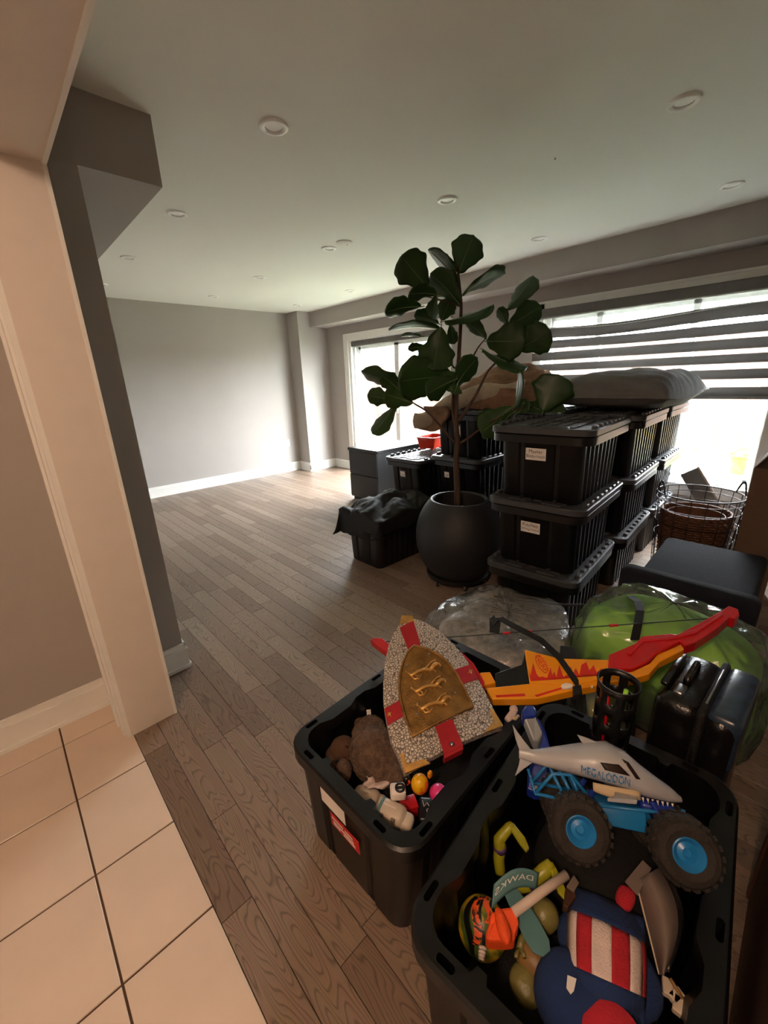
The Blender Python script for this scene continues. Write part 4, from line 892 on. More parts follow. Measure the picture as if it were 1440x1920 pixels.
bpoly('upper_limb', [(718, 440), (722, 375), (840, 325), (870, 292), (1000, 280), (1028, 285), (1140, 225), (1228, 175), (1258, 155), (1300, 170), (1306, 195), (1285, 215), (1262, 208), (1215, 250), (1110, 320), (1062, 335), (1040, 315), (935, 368), (900, 405), (830, 436)], -.02, .022, M['red'])
bpoly('limb_crease', [(800, 372), (875, 305), (1000, 296), (1110, 265), (1225, 195), (1235, 203), (1110, 285), (1000, 312), (880, 322), (815, 385)], .02, .027, M['red'])
bpoly('grip', [(212, 440), (330, 402), (345, 345), (368, 497), (215, 506)], -.02, .004, M['blackp'])
bpoly('stock_end', [(143, 443), (190, 440), (216, 488), (162, 500)], -.018, .010, M['yel'])
bpoly('lower_tip', [(694.6, 1204), (701, 1199.6), (717.5, 1200), (734, 1214.6), (742, 1236), (728, 1229), (711, 1217)], -.02, .012, M['red'], pxid)
bpoly('lower_limb_end', [(862, 1226), (870, 1231), (888, 1248), (909, 1283), (909, 1294), (898, 1294), (862, 1250)], -.02, .016, M['red'], pxid)
fl = [(372, 492)]
tops = [(362, 430), (372, 462), (384, 405), (398, 455), (410, 470), (428, 468), (446, 474), (462, 425), (470, 462), (478, 445), (488, 472), (500, 415), (520, 470), (545, 455), (552, 420), (562, 455), (575, 430), (590, 462), (600, 415), (622, 402), (636, 440), (655, 415), (668, 450), (690, 430), (700, 462)]
fl = [(372, 488)]+tops+[(712, 455), (600, 470), (480, 482)]
bpoly('flame_print', fl, .0155, .0168, M['flame'])
bpoly('limb_slot', [(390, 548), (520, 510), (528, 516), (400, 556)], .0118, .0126, M['flame'])
bpoly('limb_slot', [(215, 548), (345, 540), (350, 552), (220, 558)], .0118, .0126, M['flame'])
o = bpoly('peg', [(508, 508), (530, 500), (562, 506), (560, 520), (530, 526), (510, 522)], .012, .022, M['whitep'])
bpoly('peg', [(642, 503), (652, 503), (652, 515), (642, 515)], .006, .014, M['whitep'])
d1 = Vector((130, 230)).normalized(); d2 = Vector((d1.y, -d1.x))
def nerf(u, v, h=.0185):
    q = Vector((970+440/9.6, 1220+305/9.6))+d1*u+d2*v; return BWm(q.x, q.y, h)-BWo
lettering('NERF', 14.5, nerf, M['flame'], bw_, 'logo_lettering')
b = MB(); b.tube([nerf(18.5*math.cos(i*math.pi/16), 7.4*math.sin(i*math.pi/16), .0176) for i in range(32)], .0011, 5, closed=True); b.build('logo_ring', M['flame'], bw_, True)
sA, sB_ = BWm(712, 1204, .0)-BWo, BWm(1352, 1158, .0)-BWo
b = MB(); b.tube([sA, sA.lerp(sB_, .5), sB_], .0018, 6); b.build('bow_string', M['string'], bw_, True)
for t_ in (.405, .47, .715): q = sA.lerp(sB_, t_); dv = (sB_-sA).normalized(); b = MB(); b.tube([q-dv*.014, q+dv*.014], .005, 8); b.build('string_bead', M['red'], bw_, True)
pts = [BWm(*c2(*q), h)-BWo for q, h in (((205, 228), .05), ((218, 262), .05), ((240, 240), .055), ((300, 275), .055), ((420, 335), .05), ((500, 395), .03), ((550, 462), .025), ((578, 500), .022), ((585, 558), .01))]
ribbon(pts, (BWm(1000, 1200)-BWm(1012, 1188)).normalized(), .011, .002, BWn).build('strap', M['fabk'], bw_)
bpoly('strap_buckle', [(190, 228), (243, 226), (235, 298), (190, 292)], .04, .046, M['fabk'])
bpoly('strap_buckle', [(560, 520), (598, 512), (604, 555), (562, 564)], .006, .026, M['fabk'])
bpoly('strap_end', [(505, 325), (565, 330), (590, 388), (502, 382)], .008, .014, M['fabk'])
# ---- quiver
qv = at_z(1165, 1275, .50); qv = thing('arrow_quiver', 'black slotted toy arrow quiver standing beside the suitcase', 'quiver', (1.062, .232, .285))
b = MB(); NQ = 28; vs = []; fs = []; NZ = 20
for k in range(NZ+1):
    z = .33*k/NZ; r = .044+.007*z/.33
    for j in range(NQ):
        a = 2*math.pi*j/NQ; vs.append((r*math.cos(a), r*math.sin(a), z))
for k in range(NZ):
    for j in range(NQ):
        if k not in (0, NZ-1) and (k % 4) in (1, 2) and j % 4 in (1, 2): continue
        fs.append((k*NQ+j, k*NQ+(j+1) % NQ, (k+1)*NQ+(j+1) % NQ, (k+1)*NQ+j))
b.add(vs, fs); o = b.build('sleeve', M['blackp'], qv, True); md = o.modifiers.new('t', 'SOLIDIFY'); md.thickness = .003
b = MB(); b.tube([(.051*math.cos(i*math.pi/16), .051*math.sin(i*math.pi/16), .331) for i in range(32)], .003, 6, closed=True); b.build('rim', M['blackp'], qv, True)
b = MB(); b.lathe([(0, 0), (.043, 0), (.043, .006), (0, .006)], 24); b.build('base', M['blackp'], qv)
for (dx, dy, m) in ((-.012, .012, 'red'), (.010, -.012, 'green')): b = MB(); b.tube([(dx, dy, .006), (dx*1.4, dy*1.4, .305)], .006, 8); o = b.build('dart', M[m], qv, True)

# ---- shield
SHo = at_z(830, 1320, .44); a_, b__, c_ = at_z(765, 1450, .415), at_z(940, 1366, .430), at_z(760, 1170, .545)
SHm, SHn = plane_map(a_, b__, c_)
sh = thing('toy_shield', 'hammered silver toy shield with red cross bands and gold lion plate', 'toy shield', SHo)
Lft = [(756, 1168), (748.8, 1181), (738, 1195.8), (728, 1220.8), (721.7, 1248), (718.5, 1283), (719, 1316.7), (723.8, 1350), (732, 1387.5), (748.8, 1425), (759, 1452)]
Rgt = [(760, 1167), (778, 1171), (796.7, 1177), (825.8, 1193.8), (853, 1218.8), (871.7, 1239.6), (888, 1266.7), (905, 1293.8), (919.6, 1323), (930, 1343.8), (941.5, 1364.6)]
def dome(px, py):                          # crown along the axis from the tip to the middle of the bottom edge
    ax = Vector((759, 1167)); bx_ = Vector((851, 1408)); d = (bx_-ax).normalized(); q = Vector((px, py))-ax
    s_ = abs(q.x*d.y-q.y*d.x); return .030*max(0, 1-(s_/115)**2)
def SP(px, py, h=0.): return SHm(px, py, h+dome(px, py))-SHo
def sheet(L, R_, n, h0, h1, m, name, par=sh, sub=2):
    rowsT, rowsB = [], []
    LL = []; RR = []
    for i in range(len(L)-1):
        for k in range(sub): t = k/sub; LL.append((L[i][0]*(1-t)+L[i+1][0]*t, L[i][1]*(1-t)+L[i+1][1]*t)); RR.append((R_[i][0]*(1-t)+R_[i+1][0]*t, R_[i][1]*(1-t)+R_[i+1][1]*t))
    LL.append(L[-1]); RR.append(R_[-1]); b = MB(); nr = len(LL)
    T_ = [[SP(LL[i][0]+(RR[i][0]-LL[i][0])*j/n, LL[i][1]+(RR[i][1]-LL[i][1])*j/n, h1) for j in range(n+1)] for i in range(nr)]
    B_ = [[SP(LL[i][0]+(RR[i][0]-LL[i][0])*j/n, LL[i][1]+(RR[i][1]-LL[i][1])*j/n, h0) for j in range(n+1)] for i in range(nr)]
    vs = [v for r in T_ for v in r]+[v for r in B_ for v in r]; o = nr*(n+1); fs = []; w_ = n+1
    for i in range(nr-1):
        for j in range(n): a = i*w_+j; fs.append((a, a+1, a+w_+1, a+w_)); fs.append((o+a, o+a+w_, o+a+w_+1, o+a+1))
    for j in range(n): fs.append((j, o+j, o+j+1, j+1)); a = (nr-1)*w_+j; fs.append((a, a+1, o+a+1, o+a))
    for i in range(nr-1): a = i*w_; fs.append((a, a+w_, o+a+w_, o+a)); a = i*w_+n; fs.append((a, o+a, o+a+w_, a+w_))
    b.add(vs, fs); return b.build(name, m, par, True, auto=40)
sheet(Lft, Rgt, 12, -.022, 0, M['hammer'], 'face')
def c4(x, y): return (680+x/4.8, 1150+y/4.8)
def strip(p, name, m, h=.004, n=5, par=sh, h0=-.001): return sheet([c4(*p[0]), c4(*p[3])], [c4(*p[1]), c4(*p[2])], n, h0, h, m, name, par, 5)
strip([(330, 185), (452, 120), (515, 345), (410, 395)], 'red_band', M['redcl'])
strip([(645, 1075), (790, 1005), (890, 1245), (725, 1330)], 'red_band', M['redcl'])
strip([(720, 1330), (890, 1245), (892, 1275), (728, 1360)], 'red_band', M['redcl'], .002, 5, sh, -.024)
strip([(195, 880), (330, 825), (360, 965), (225, 1025)], 'red_band', M['redcl'])
strip([(820, 555), (965, 490), (1035, 615), (890, 680)], 'red_band', M['redcl'])
pl_ = sheet([c4(*q) for q in ((455, 352), (400, 405), (360, 490), (330, 600), (322, 740), (340, 860), (380, 1000), (440, 1160))], [c4(*q) for q in ((460, 352), (560, 375), (680, 430), (770, 510), (830, 590), (890, 700), (940, 800), (985, 895))], 10, -.001, .007, M['gold'], 'lion_plate')
ed = [c4(*q) for q in ((457, 358), (400, 410), (362, 492), (332, 600), (326, 740), (344, 858), (384, 1000), (445, 1155), (620, 1070), (790, 985), (980, 897), (936, 800), (886, 700), (828, 592), (768, 513), (680, 436), (560, 380))]
b = MB(); b.tube([SP(x, y, .009) for x, y in ed], .0042, 6, closed=True); b.build('plate_border', M['gold'], pl_, True)
for (ox, oy) in ((0, 0), (45, 145), (95, 300)):
    b = MB()
    for pts, r in ((((400, 600), (430, 625), (490, 590), (550, 572), (600, 580), (630, 560)), (.003, .006, .0052, .005, .0065, .005)), (((600, 575), (635, 535), (655, 522), (682, 522)), (.006, .0075, .0065, .003)), (((680, 520), (692, 540)), .003), (((620, 575), (650, 590), (640, 600)), .0028),
                   (((430, 625), (460, 660), (500, 655), (530, 615)), .0028), (((450, 610), (490, 640), (480, 655)), .0026), (((560, 560), (600, 510), (650, 480), (640, 500)), .0022), (((400, 600), (385, 590), (395, 570)), .003)):
        b.tube([SP(*c4(x+ox, y+oy), .010) for x, y in pts], r, 6)
    b.build('lion_relief', M['goldb'], pl_, True)
for (x, y) in ((590, 430), (393, 530), (818, 780), (483, 962)):
    b = MB(); b.blob(SP(*c4(x, y), .009), (.004, .004, .003), nu=6, nv=8); b.build('stud', M['steel'], pl_, True)
b = MB(); b.blob(SP(*c4(790, 1238), .006), (.007, .007, .005), nu=8, nv=12); b.build('stud', M['steel'], sh, True)
for (x, y) in ((240, 935), (962, 560)):
    b = MB()
    for k in range(4): b.tube([SP(*c4(x, y), .0055), SP(*c4(x+22*math.cos(k*1.571+.9), y+26*math.sin(k*1.571+.9)), .005)], [.004, .001], 5)
    b.build('cross_stud', M['goldb'], sh, True)
strip([(345, 75), (440, 75), (460, 128), (330, 150)], 'corner_bracket', M['goldb'], .004)
strip([(335, 1290), (362, 1280), (395, 1380), (375, 1445)], 'corner_bracket', M['goldb'], .005)
strip([(380, 1385), (540, 1355), (600, 1395), (385, 1455)], 'corner_bracket', M['goldb'], .005)
strip([(1135, 880), (1175, 900), (1258, 1028), (1190, 1010)], 'corner_bracket', M['goldb'], .005)
strip([(1165, 1010), (1230, 985), (1258, 1030), (1080, 1120)], 'corner_bracket', M['goldb'], .005)
for q in sh.children:
    pass

# ================================================================ MONSTER TRUCK
ZW = .445
wa, wf = at_z(1085, 1550, ZW-.005), at_z(1282, 1592, ZW)
WBASE = (wf-wa).length; fw = (wf-wa).normalized(); lf = Vector((0, 0, 1)).cross(fw).normalized(); upv = fw.cross(lf).normalized()
_a = math.radians(36); upv, lf = upv*math.cos(_a)+lf*math.sin(_a), lf*math.cos(_a)-upv*math.sin(_a)      # it leans on its side in the clutter
RWH, HT = .064, .090
tc_ = (wa+wf)/2+lf*HT-upv*RWH
tr = thing('monster_truck', 'grey shark-shaped toy monster truck with blue hubs on top of the open tote', 'toy truck', tc_)
tr.rotation_euler = Matrix((fw, lf, upv)).transposed().to_euler()
h_ = WBASE/2
Ry = Matrix.Rotation(math.pi/2, 3, 'X')
for sx in (-1, 1):
    for sy in (-1, 1):
        c = Vector((sx*h_, sy*HT, RWH))
        b = MB(); b.lathe([(.030, -.026), (.044, -.032), (.055, -.029), (.062, -.019), (RWH, -.008), (RWH, .008), (.062, .019), (.055, .029), (.044, .032), (.030, .026), (.030, -.026)], 40, c, Ry, caps=False)
        for k in range(22):
            a = 2*math.pi*k/22
            for s2 in (-1, 1):
                Rr = Matrix.Rotation(-a, 3, 'Y'); b.box(c+Rr @ Vector((RWH-.001, s2*.013, 0)), (.006, .018, .010), Rr @ Matrix.Rotation(.35*s2, 3, 'X'))
        t = b.build('tyre', M['tyre'], tr, True, auto=35)
        b = MB(); b.lathe([(0, .016), (.008, .016), (.010, .021), (.019, .017), (.025, .025), (.029, .030), (.031, .029), (.031, -.029), (0, -.029)] if sy < 0 else [(0, .02), (.031, .02), (.031, -.029), (.029, -.030), (.02, -.018), (0, -.014)], 32, c, Ry); q = b.build('hub', M['blue'], t, True, auto=40)
BS = 1.10; secs = [(a*BS-.0, .15+(b_-.15)*BS, c*BS*1.05, d*BS) for a, b_, c, d in [(-.205, .168, .013, .007), (-.17, .166, .017, .012), (-.13, .168, .026, .026), (-.09, .171, .034, .040), (-.05, .174, .042, .050), (-.015, .174, .048, .052), (.02, .166, .044, .050), (.05, .154, .034, .044), (.08, .146, .024, .036), (.105, .140, .016, .025), (.122, .136, .007, .012)]]
def shk(u, v):
    f = u*(len(secs)-1); i = min(int(f), len(secs)-2); t = f-i; a, c = secs[i], secs[i+1]
    x, zc_, hh, hw = [a[k]+(c[k]-a[k])*t for k in range(4)]; an = 2*math.pi*v; ca, sa = math.cos(an), math.sin(an)
    z = zc_+hh*(math.copysign(abs(sa)**.8, sa) if sa > 0 else sa*.62)
    return (x, hw*math.copysign(abs(ca)**.75, ca), z)
b = MB(); b.grid(shk, 41, 32, True); b.add([shk(0, j/32) for j in range(32)], [tuple(range(32))]); b.add([shk(1, j/32) for j in range(32)], [tuple(range(32))]); b.build('shark_body', M['shark'], tr, True)
def fin(name, pts, th, m=M['shark'], ax='y', off=(0, 0, 0)):
    b = MB(); o = Vector(off)
    if ax == 'y': A = [o+Vector((x, th, z)) for x, z in pts]; Bq = [o+Vector((x, -th, z)) for x, z in pts]
    else: A = [o+Vector((x, y, th)) for x, y in pts]; Bq = [o+Vector((x, y, -th)) for x, y in pts]
    b.prism(A, Bq); q = b.build(name, m, tr); md = q.modifiers.new('bev', 'BEVEL'); md.width = .002; md.segments = 2; return q
fin('tail_fin', [(-.185, .175), (-.215, .205), (-.243, .238), (-.235, .205), (-.222, .172), (-.226, .145), (-.235, .118), (-.212, .140), (-.19, .158)], .004)
fin('dorsal_fin', [(-.065, .208), (-.085, .238), (-.06, .234), (-.02, .222), (.005, .214)], .004)
fin('side_fin', [(.035, -.04), (.02, -.085), (-.045, -.108), (-.02, -.075), (-.015, -.042)], .004, ax='z', off=(0, 0, .132))
fin('side_fin', [(.035, .04), (.02, .085), (-.045, .108), (-.02, .075), (-.015, .042)], .004, ax='z', off=(0, 0, .132))
b = MB(); b.grid(lambda u, v: (-.06+.10*u, -.043-.004*math.sin(math.pi*u), .146-.018*v-.006*math.sin(3.14*u)*v), 12, 4); o = b.build('belly_panel', M['cream'], tr, True); md = o.modifiers.new('t', 'SOLIDIFY'); md.thickness = .004
def side_y(x, z, pad=.0015):            # near-side surface of the body
    f = 0
    for i in range(len(secs)-1):
        if secs[i][0] <= x <= secs[i+1][0]: f = i+(x-secs[i][0])/(secs[i+1][0]-secs[i][0])
    i = min(int(f), len(secs)-2); t = f-i; zc_, hh, hw = [secs[i][k]+(secs[i+1][k]-secs[i][k])*t for k in (1, 2, 3)]
    s_ = max(-1, min(1, (z-zc_)/(hh if z > zc_ else hh*.62))); s_ = math.copysign(abs(s_)**(1.25 if z > zc_ else 1), s_)
    return -hw*(max(0, 1-s_*s_)**.5)**.75-pad
def patch(name, q, m, sub=6, pad=.0018):
    def fn(u, v):
        x = (q[0][0]*(1-u)+q[1][0]*u)*(1-v)+(q[3][0]*(1-u)+q[2][0]*u)*v; z = (q[0][1]*(1-u)+q[1][1]*u)*(1-v)+(q[3][1]*(1-u)+q[2][1]*u)*v; return (x, side_y(x, z, pad), z)
    b = MB(); b.grid(fn, sub, sub); o = b.build(name, m, tr, True); md = o.modifiers.new('t', 'SOLIDIFY'); md.thickness = .0012; return o
patch('side_window', [(-.045, .194), (-.005, .196), (.018, .176), (-.036, .180)], M['smoke'])
patch('windscreen', [(.004, .208), (.018, .203), (.040, .172), (.030, .172)], M['smoke'])
o = lettering('MEGALODON', .020, lambda u, v: (-.035+u*.82, side_y(-.035+u*.82, .166+v*1.25-u*.06, .0045), .166+v*1.25-u*.06+.002*math.sin(u*900)), M['blue'], tr)
for sy in (-1, 1):
    b = MB(); b.blob((.072, sy*.037, .153), (.006, .0035, .005), nu=8, nv=12); b.build('eye', M['smoke'], tr, True)
    for k in range(7): b = MB(); b.tube([(.045+.011*k, sy*(.040-.0035*k), .134-.001*k), (.046+.011*k, sy*(.040-.0035*k), .124-.001*k)], [.003, .0005], 6); b.build('tooth', M['whitep'], tr, True)
b = MB(); b.rbox((.0, 0, .085), (.10, .085, .045), .006, 2); b.build('chassis_tub', M['blue'], tr, True, auto=40)
b = MB(); b.rbox((.08, 0, .112), (.075, .055, .022), .008, 2); b.build('lower_jaw', M['dkblue'], tr, True)
for sy in (-1, 1):
    for pts in (((-.19, .045, .10), (-.15, .05, .15), (-.11, .05, .155), (-.07, .05, .115)), ((-.20, .045, .13), (-.19, .045, .10), (-.08, .05, .10)), ((-.15, .05, .15), (-.12, .05, .10)), ((-.13, .05, .152), (-.10, .05, .10)), ((-.11, .05, .155), (-.085, .05, .10)), ((-.08, .05, .10), (.06, .05, .112), (.12, .045, .10), (.125, .04, .125))):
        b = MB(); b.tube([(x, sy*y, z) for x, y, z in pts], .0042, 7); b.build('frame_tube', M['blue'], tr, True)
for sx in (-1, 1):
    b = MB(); b.tube([(sx*h_, -HT+.02, RWH), (sx*h_, HT-.02, RWH)], .008, 10); b.build('axle', M['blackp'], tr, True)
    for sy in (-1, 1): b = MB(); b.tube([(sx*h_*.95, sy*.055, RWH), (sx*h_*.6, sy*.045, .13)], .006, 8); b.build('shock', M['dkblue'], tr, True)
b = MB(); b.tube([(-h_, 0, RWH), (h_, 0, RWH)], .012, 8); b.build('drive_shaft', M['blackp'], tr, True)

# ================================================================ TOYS IN THE TOTES
def at(px, py, z): return at_z(px, py, z)
def pad(name, pts, z, th, m, parent, o, bev=.003, tilt=None):
    b = MB(); up = [at(x, y, z+(tilt(x, y) if tilt else 0))-o for x, y in pts]; lo = [v-Vector((0, 0, th)) for v in up]
    b.prism(up, lo); q = b.build(name, m, parent)
    if bev: md = q.modifiers.new('bev', 'BEVEL'); md.width = bev; md.segments = 2; md.limit_method = 'ANGLE'; md.angle_limit = math.radians(45)
    return q
# dark cloth heaps that fill the totes
o = tag(MB().blob((.92, .172, .145), (.155, .138, .125), .14, 6, 4, .6, 40, 60, ridge=.10, rs=7, zmin=.016).build('black_cloth', M['dkfab'], None, True), 'heap of black cloth under the monster truck', 'cloth'); origin_to(o, (.92, .172, .016))
o = tag(MB().blob((.58, .165, .105), (.105, .150, .09), .15, 7, 6, .6, 24, 36, zmin=.016).build('dark_sweater', M['dkfab'], None, True), 'dark folded sweater lining the bottom of the truck tote', 'clothing'); origin_to(o, (.56, .16, .016))
o = tag(MB().blob((.84, .70, .12), (.28, .17, .105), .12, 6, 9, .6, 28, 40, zmin=.016).build('dark_blanket', M['dkfab'], None, True), 'dark blanket lining the tote under the plush toys', 'blanket'); origin_to(o, (.84, .70, .016))
# --- tote with plush toys
zb_ = .295
cO = at(705, 1415, zb_); pb = thing('plush_animal', 'furry brown plush animal with a brown felt hat in the tote', 'plush toy', cO)
def RX(*a): return Matrix.Rotation(math.atan2(CW.y, CW.x), 3, 'Z') @ Matrix.Rotation(a[0] if a else 0, 3, 'Z')
b = MB(); b.blob((0, 0, .0), (.102, .080, .068), .10, 14, 1, 1, 110, 150, RX(.6), fine=.05, ridge=.05, rs=60); b.build('body', M['fur'], pb, True)
def sub(px, py, z): return at(px, py, z)-cO
b = MB(); b.blob(sub(640, 1446, .285), (.034, .034, .032), .08, 20, 2, 1, 60, 80, fine=.06, ridge=.05, rs=80); b.build('muzzle', M['fur'], pb, True)
b = MB(); b.blob(sub(643, 1404, .292), (.041, .039, .036), .12, 12, 3, 1, 24, 32); q = b.build('hat', M['hat'], pb, True)
b = MB(); b.blob(sub(640, 1412, .284), (.052, .046, .012), .18, 9, 4, 1, 18, 32); b.build('brim', M['hat'], q, True)
for (x, y) in ((632, 1426), (650, 1400)): b = MB(); b.blob(sub(x, y, .322), (.004, .004, .004), nu=6, nv=8); b.build('eye', M['blackp'], pb, True)
b = MB(); b.blob(sub(674, 1356, .290), (.020, .018, .019), .15, 25, 5, 1, 16, 20); b.build('paw', M['fur'], pb, True)
b = MB(); b.blob(sub(735, 1450, .300), (.037, .050, .037), .1, 18, 6, 1, 60, 80, fine=.06, ridge=.05, rs=80); b.build('leg', M['fur'], pb, True)
b = MB(); b.blob(sub(692, 1372, .290), (.060, .050, .045), .1, 16, 7, 1, 80, 110, fine=.06, ridge=.05, rs=70); b.build('haunch', M['fur'], pb, True)
pad('care_tag', [(687, 1331), (695, 1330), (697, 1352), (689, 1352)], .30, .001, M['paper'], pb, cO, 0)
b = MB(); b.grid(lambda u, v: sub(684+46*u+6*math.sin(v*4), 1454+26*v*(1-.5*abs(u-.6))+4*math.sin(u*9), .302+.012*math.sin(u*8+v*3)), 12, 8); q = b.build('ear', M['whplush'], pb, True); md = q.modifiers.new('t', 'SOLIDIFY'); md.thickness = .004
def vehicle(px, py, z, rot, sc, label):
    c = at(px, py, z); t = thing('toy_shuttle', label, 'toy vehicle', c, rot); t.scale = (sc, sc, sc)
    b = MB(); b.rbox((0, 0, 0), (.10, .062, .056), .024, 5); b.build('hull', M['beige'], t, True)
    b = MB(); b.rbox((.048, 0, -.008), (.05, .05, .040), .016, 4); b.build('nose', M['beige'], t, True)
    b = MB(); b.rbox((-.004, 0, .027), (.045, .004, .006), .002, 2); b.build('roof_rib', M['whitep'], t)
    for sx in (-.02, .02): b = MB(); b.rbox((sx, -.0285, .012), (.014, .008, .02), .002, 1); b.build('window', M['visor'], t)
    return t
vehicle(688, 1494, .252, math.radians(-62), .80, 'beige toy shuttle half under the plush animal')
v2 = vehicle(733, 1524, .315, math.radians(-70), .86, 'beige toy shuttle with a teal band around its hull')
b = MB(); b.loft([[(-.034+dx, .0335*math.cos(i*math.pi/8)*1.0*f, .0305*math.sin(i*math.pi/8)*f) for i in range(16)] for dx, f in ((0, .98), (0, 1.04), (.008, 1.04), (.008, .98))]); b.build('teal_band', M['teal'], v2, True, auto=40)
wp = at(746, 1484, .342); t = thing('toy_cannon', 'small white toy block with a slotted round window', 'toy', wp, math.radians(-40))
b = MB(); b.rbox((0, 0, 0), (.042, .036, .03), .007, 3); b.build('block', M['whitep'], t, True)
b = MB(); b.lathe([(.009, .0), (.014, .0), (.014, .004), (.009, .004), (.009, 0)], 24, (.006, -.002, .0148), caps=False); b.build('ring', M['blackp'], t, True)
b = MB(); b.bb(-.004, .016, -.006, .002, .0145, .0168); b.build('slot', M['blackp'], t)
cO2 = at(787, 1470, .325); t = tag(MB().blob(cO2, (.025, .024, .029), nu=20, nv=28).build('marbled_ball', M['ballo'], None, True), 'yellow and orange marbled toy ball below the shield', 'ball', 'marbled balls'); origin_to(t, cO2)
cO2 = at(822, 1488, .306); t = tag(MB().blob(cO2, (.025, .025, .025), nu=20, nv=28).build('marbled_ball', M['ballp'], None, True), 'pink and purple marbled toy ball at the tote edge', 'ball', 'marbled balls'); origin_to(t, cO2)
cO2 = at(766, 1515, .262); t = thing('red_box', 'small shiny red toy box between the balls and the beige shuttle', 'toy box', cO2); b = MB(); b.rbox((0, 0, 0), (.046, .038, .036), .005, 2, Matrix.Rotation(-.5, 3, 'Z')); b.build('box', M['red'], t, True, auto=40); b = MB(); b.rbox((0, 0, .019), (.048, .040, .008), .003, 2, Matrix.Rotation(-.5, 3, 'Z')); b.build('lid', M['red'], t, True, auto=40)
cO2 = at(802, 1522, .25); t = thing('black_wallet', 'black toy pouch with a looped pale emblem beside the pink ball', 'pouch', cO2); b = MB(); b.rbox((0, 0, 0), (.07, .055, .03), .010, 3, Matrix.Rotation(.7, 3, 'Z')); b.build('pouch', M['blackp'], t, True)
b = MB(); b.tube([at(x, y, .2665)-cO2 for x, y in ((792, 1500), (795, 1512), (801, 1505), (806, 1514), (800, 1518), (803, 1528), (806, 1535))], .0012, 5); b.build('emblem', M['whplush'], t, True)
cO2 = at(806, 1452, .336); t = tag(MB().rbox((0, 0, 0), (.014, .010, .020), .003, 2).build('yellow_brick', M['yel'], None, True), 'tiny yellow toy brick at the shield corner', 'toy brick'); t.location = cO2
cO2 = at(763, 1462, .322); t = thing('dark_figure', 'small black and orange toy figure behind the yellow ball', 'toy figure', cO2); b = MB(); b.blob((0, 0, 0), (.013, .010, .014), .2, 40, 1); b.build('body', M['blackp'], t, True); b = MB(); b.tube([(-.006, -.006, -.008), (.0, -.011, .0), (-.004, -.012, .008)], .0035, 7); b.build('arm', M['foam'], t, True)
# --- between the totes
cO2 = at(975, 1340, .392); t = thing('white_figurine', 'small pale toy figurine wedged at the shield corner', 'toy figure', cO2)
b = MB(); b.tube([at(x, y, .40)-cO2 for x, y in ((950, 1350), (960, 1340), (968, 1330))], [.008, .012, .006], 9); b.blob(at(962, 1330, .405)-cO2, (.014, .012, .011), .2, 40, 3); b.build('body', M['whplush'], t, True)
b = MB(); b.tube([at(x, y, .40)-cO2 for x, y in ((955, 1345), (966, 1348), (972, 1342))], .005, 7); b.build('arm', M['cream'], t, True)
cO2 = at(1000, 1400, .36); t = thing('blue_blaster', 'royal blue toy blaster with a grey grip standing in the truck tote', 'toy blaster', cO2)
def seg3(name, pts, hw, m, z, th=.025): return pad(name, pts, z, th, m, t, cO2, .004)
def zt_(x, y): return .312+.128*smoothstep(1480, 1335, y)
pad('frame', [(992, 1350), (1010, 1345), (1024, 1372), (1032, 1400), (1034, 1440), (1024, 1486), (1004, 1486), (988, 1478), (990, 1440), (1004, 1410), (998, 1372)], 0, .030, M['dkblue'], t, cO2, .004, zt_)
pad('grip', [(981, 1342), (1003, 1338), (1018, 1375), (1010, 1392), (1000, 1388)], .012, .034, M['greyp'], t, cO2, .005, zt_)
pad('muzzle', [(978, 1332), (984, 1322), (1001, 1321), (1007, 1332), (1004, 1342), (981, 1344)], .016, .040, M['dkblue'], t, cO2, .006, zt_)
pad('trigger', [(1008, 1428), (1015, 1426), (1018, 1440), (1011, 1443)], .006, .008, M['red'], t, cO2, .001, zt_)
pad('side_plate', [(1004, 1450), (1012, 1450), (1009, 1480), (1001, 1478)], .004, .006, M['greyp'], t, cO2, .001, zt_)
# --- tote with the truck
cO2 = at(905, 1738, .235); t = thing('printed_ball', 'green and yellow rubber ball with orange and black printed stripes', 'ball', cO2)
b = MB(); b.blob((0, 0, 0), (.054, .054, .060), nu=28, nv=40); b.build('ball', M['ballg'], t, True)
vd = (CC-cO2).normalized(); sdx = vd.cross(Vector((0, 0, 1))).normalized()*-1; upx = vd.cross(sdx).normalized()*-1
if upx.z < 0: upx = -upx
def onball(a, e_, r=.0605):
    d = (vd*math.cos(a)*math.cos(e_)+sdx*math.sin(a)*math.cos(e_)+upx*math.sin(e_)).normalized(); return Vector((d.x*r*.93, d.y*r*.93, d.z*r))
for (a0, a1, e0, e1, m) in ((-.75, -.45, -1.0, .9, 'blackp'), (-.42, -.12, -.6, 1.0, 'orst'), (-.10, .02, -.9, 1.1, 'blackp'), (.04, .35, .1, 1.1, 'orst'), (.38, .55, .2, 1.0, 'blackp')):
    b = MB(); b.grid(lambda u, v: onball(a0+(a1-a0)*v+.12*math.sin(u*7), e0+(e1-e0)*u), 14, 5); b.build('printed_stripe', M[m], t, True)
for k in range(4): b = MB(); b.tube([onball(.0+.10*i-.1, -.62-.13*k+.05*math.sin(i), .062) for i in range(4)], .0035, 6); b.build('lace', M['whplush'], t, True)
cO2 = at(985, 1690, .31); t = thing('foam_hammer', 'bright orange foam hammer with a pale white handle on the printed ball', 'toy hammer', cO2)
b = MB(); b.tube([at(962, 1712, .318)-cO2, at(1010, 1676, .322)-cO2, at(1062, 1640, .326)-cO2], [.0095, .0095, .0095], 14); b.build('handle', M['stick'], t, True)
def zh(x, y): return -.02*smoothstep(1700, 1770, y)
